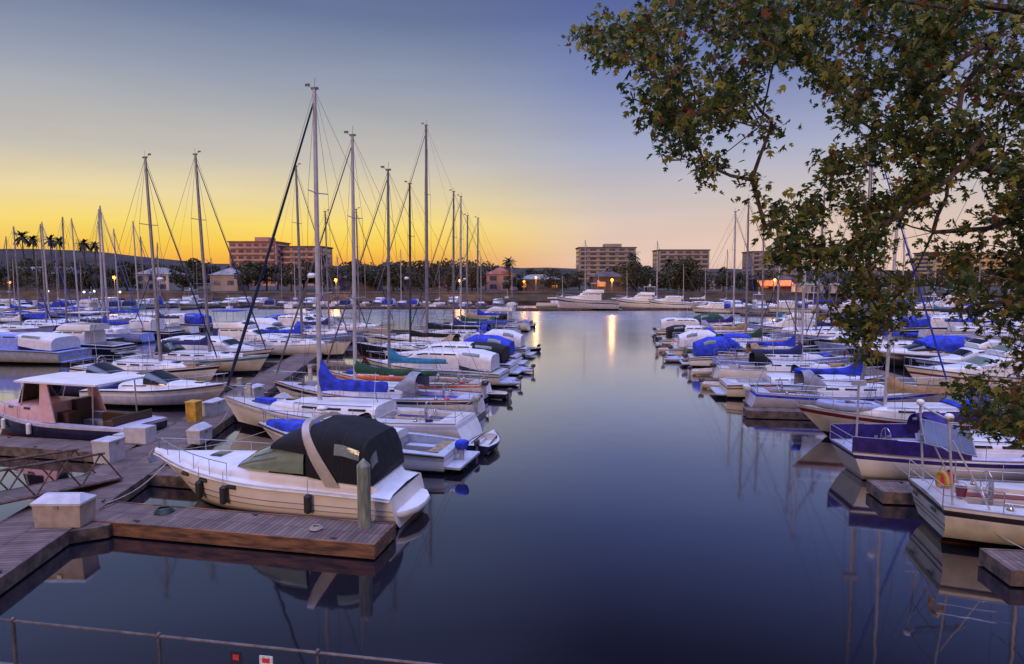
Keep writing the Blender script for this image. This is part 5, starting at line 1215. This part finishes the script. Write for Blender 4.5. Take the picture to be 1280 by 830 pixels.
root = Vector((13.5, 6.5, 5.5)); limbs = [root, Vector((12.2, 7.2, 8.5)), Vector((10.5, 7.8, 10.6)), Vector((8.6, 8.4, 11.6)), Vector((6.8, 8.6, 11.4)), Vector((5.2, 8.8, 11.9)), Vector((3.4, 8.9, 11.7)), Vector((11.3, 7.8, 8.0)), Vector((9.2, 8.5, 8.6)), Vector((7.2, 8.8, 8.9)), Vector((5.8, 8.9, 8.6)), Vector((14.5, 6, 10)), Vector((15, 5.6, 13)), Vector((10.5, 8.2, 6.6)), Vector((8.4, 8.9, 6.8))]
par = [-1, 0, 1, 2, 3, 4, 5, 1, 7, 8, 9, 0, 11, 7, 13]
order = sorted(nodes, key=lambda p: (p-root).length)
tree = list(limbs); dist = [0]*len(limbs)
for p in order:
    best, bi = 1e9, 0
    for i, q in enumerate(tree):
        d = (p-q).length*(1+.06*(q-root).length) if i >= len(limbs) else (p-q).length*.8
        if d < best: best, bi = d, i
    tree.append(p); par.append(bi)
cnt = [1]*len(tree)
for i in range(len(tree)-1, 0, -1):
    if i >= len(limbs): cnt[par[i]] += cnt[i]
for i in (14, 13, 12, 11, 10, 9, 8, 7, 6, 5, 4, 3, 2, 1): cnt[par[i]] += cnt[i]
m = MB()
m.tube([Vector((13.7, 6.4, 1.5))-O, Vector((13.8, 6.4, 3))-O, root-O], [.34, .27, .24], 12); m.build('trunk', 'bark', T, True)
m = MB()
for i in range(1, len(tree)):
    a_, b_ = tree[par[i]]-O, tree[i]-O; r0 = min(.12, .0036*cnt[par[i]]**.5+.002); r1 = min(.11, .0036*cnt[i]**.5)
    r0 = min(r0, r1*1.7); mid = a_.lerp(b_, .5)+Vector((rr.uniform(-1, 1), rr.uniform(-1, 1), rr.uniform(-1, 1)))*(b_-a_).length*.09
    m.tube([a_, mid, b_], [r0, (r0+r1)/2, r1], 5 if r0 > .02 else 3, caps=False)
m.build('branches', 'bark', T, True)
m = MB()
star = [(0, 0), (.18, -.28), (.52, -.42), (.42, -.12), (.85, -.30), (.72, -.05), (1.08, 0.0), (.72, .05), (.85, .30), (.42, .12), (.52, .42), (.18, .28)]
def leaf(p, s, rr):
    d = Vector((rr.gauss(0, 1), rr.gauss(0, 1), rr.gauss(-.55, .6))).normalized(); n = Vector((rr.gauss(0, .7), rr.gauss(0, .7), 1)).normalized(); w = d.cross(n)
    if w.length < .05: return
    w.normalize(); n = w.cross(d); cu = rr.uniform(.1, .45); o = len(m.v)
    for x, y in star: m.v.append(tuple(p+d*x*s+w*y*s+n*(abs(y)*cu-x*x*.25)*s))
    m.face([o, o+1, o+2, o+3, o+4, o+5, o+6]); m.face([o, o+6, o+7, o+8, o+9, o+10, o+11])
nl = len(limbs)
for i in range(nl, len(tree)):
    p = tree[i]-O; x, y = proj(tree[i]); vis = -60 < x < 1340 and -60 < y < 600
    q = tree[par[i]]-O; 
    k = rr.choice([14, 24, 34, 44]) if vis else rr.randint(5, 9)
    for j in range(k):
        c_ = q.lerp(p, rr.uniform(.55, 1.15)) if rr.random() < .45 and (p-q).length < 1.2 else p
        sg_ = .12; leaf(c_+Vector((rr.gauss(0, sg_), rr.gauss(0, sg_), rr.gauss(-.03, .10))), rr.uniform(.06, .15)*(1 if vis else 1.2), rr)
m.build('crown', 'leaf', T)

# ---- small signs on the fence
def sign(px, py, label, cols, w, hgt):
    p = at(px, py, 2.66); u = (p-bx(0, 0, 0)); u = u.x*cos(BA)+u.y*sin(BA); q = bx(u, .05, 2.66)
    t = thing('fence_sign', tuple(q), BA, label, 'sign'); m = MB(); m.box((0, 0, 0), (w, .012, hgt)); m.build('plate', cols[0], t); m = MB(); m.box((0, -.009, hgt*.1), (w*.55, .006, hgt*.4)); m.build('symbol', cols[1], t)
sign(289, 829, 'small dark fence sign with a red mark beside the fence post', ('black', 'red'), .17, .20)
sign(328, 832, 'small white fence sign with a red top right of the dark sign', ('white', 'red'), .2, .16)

import re
for o in list(COL.objects):
    if o.parent is None and o.get('label') and len(re.findall(r"[A-Za-z0-9']+", o['label'])) > 15: print('LONG', o['label'])
# categories/labels safety
for o in list(COL.objects):
    if o.parent is None and o.type in ('EMPTY', 'MESH') and not o.get('kind') and not o.get('category'): print('NOCAT', o.name)
print('objects', len(COL.objects))
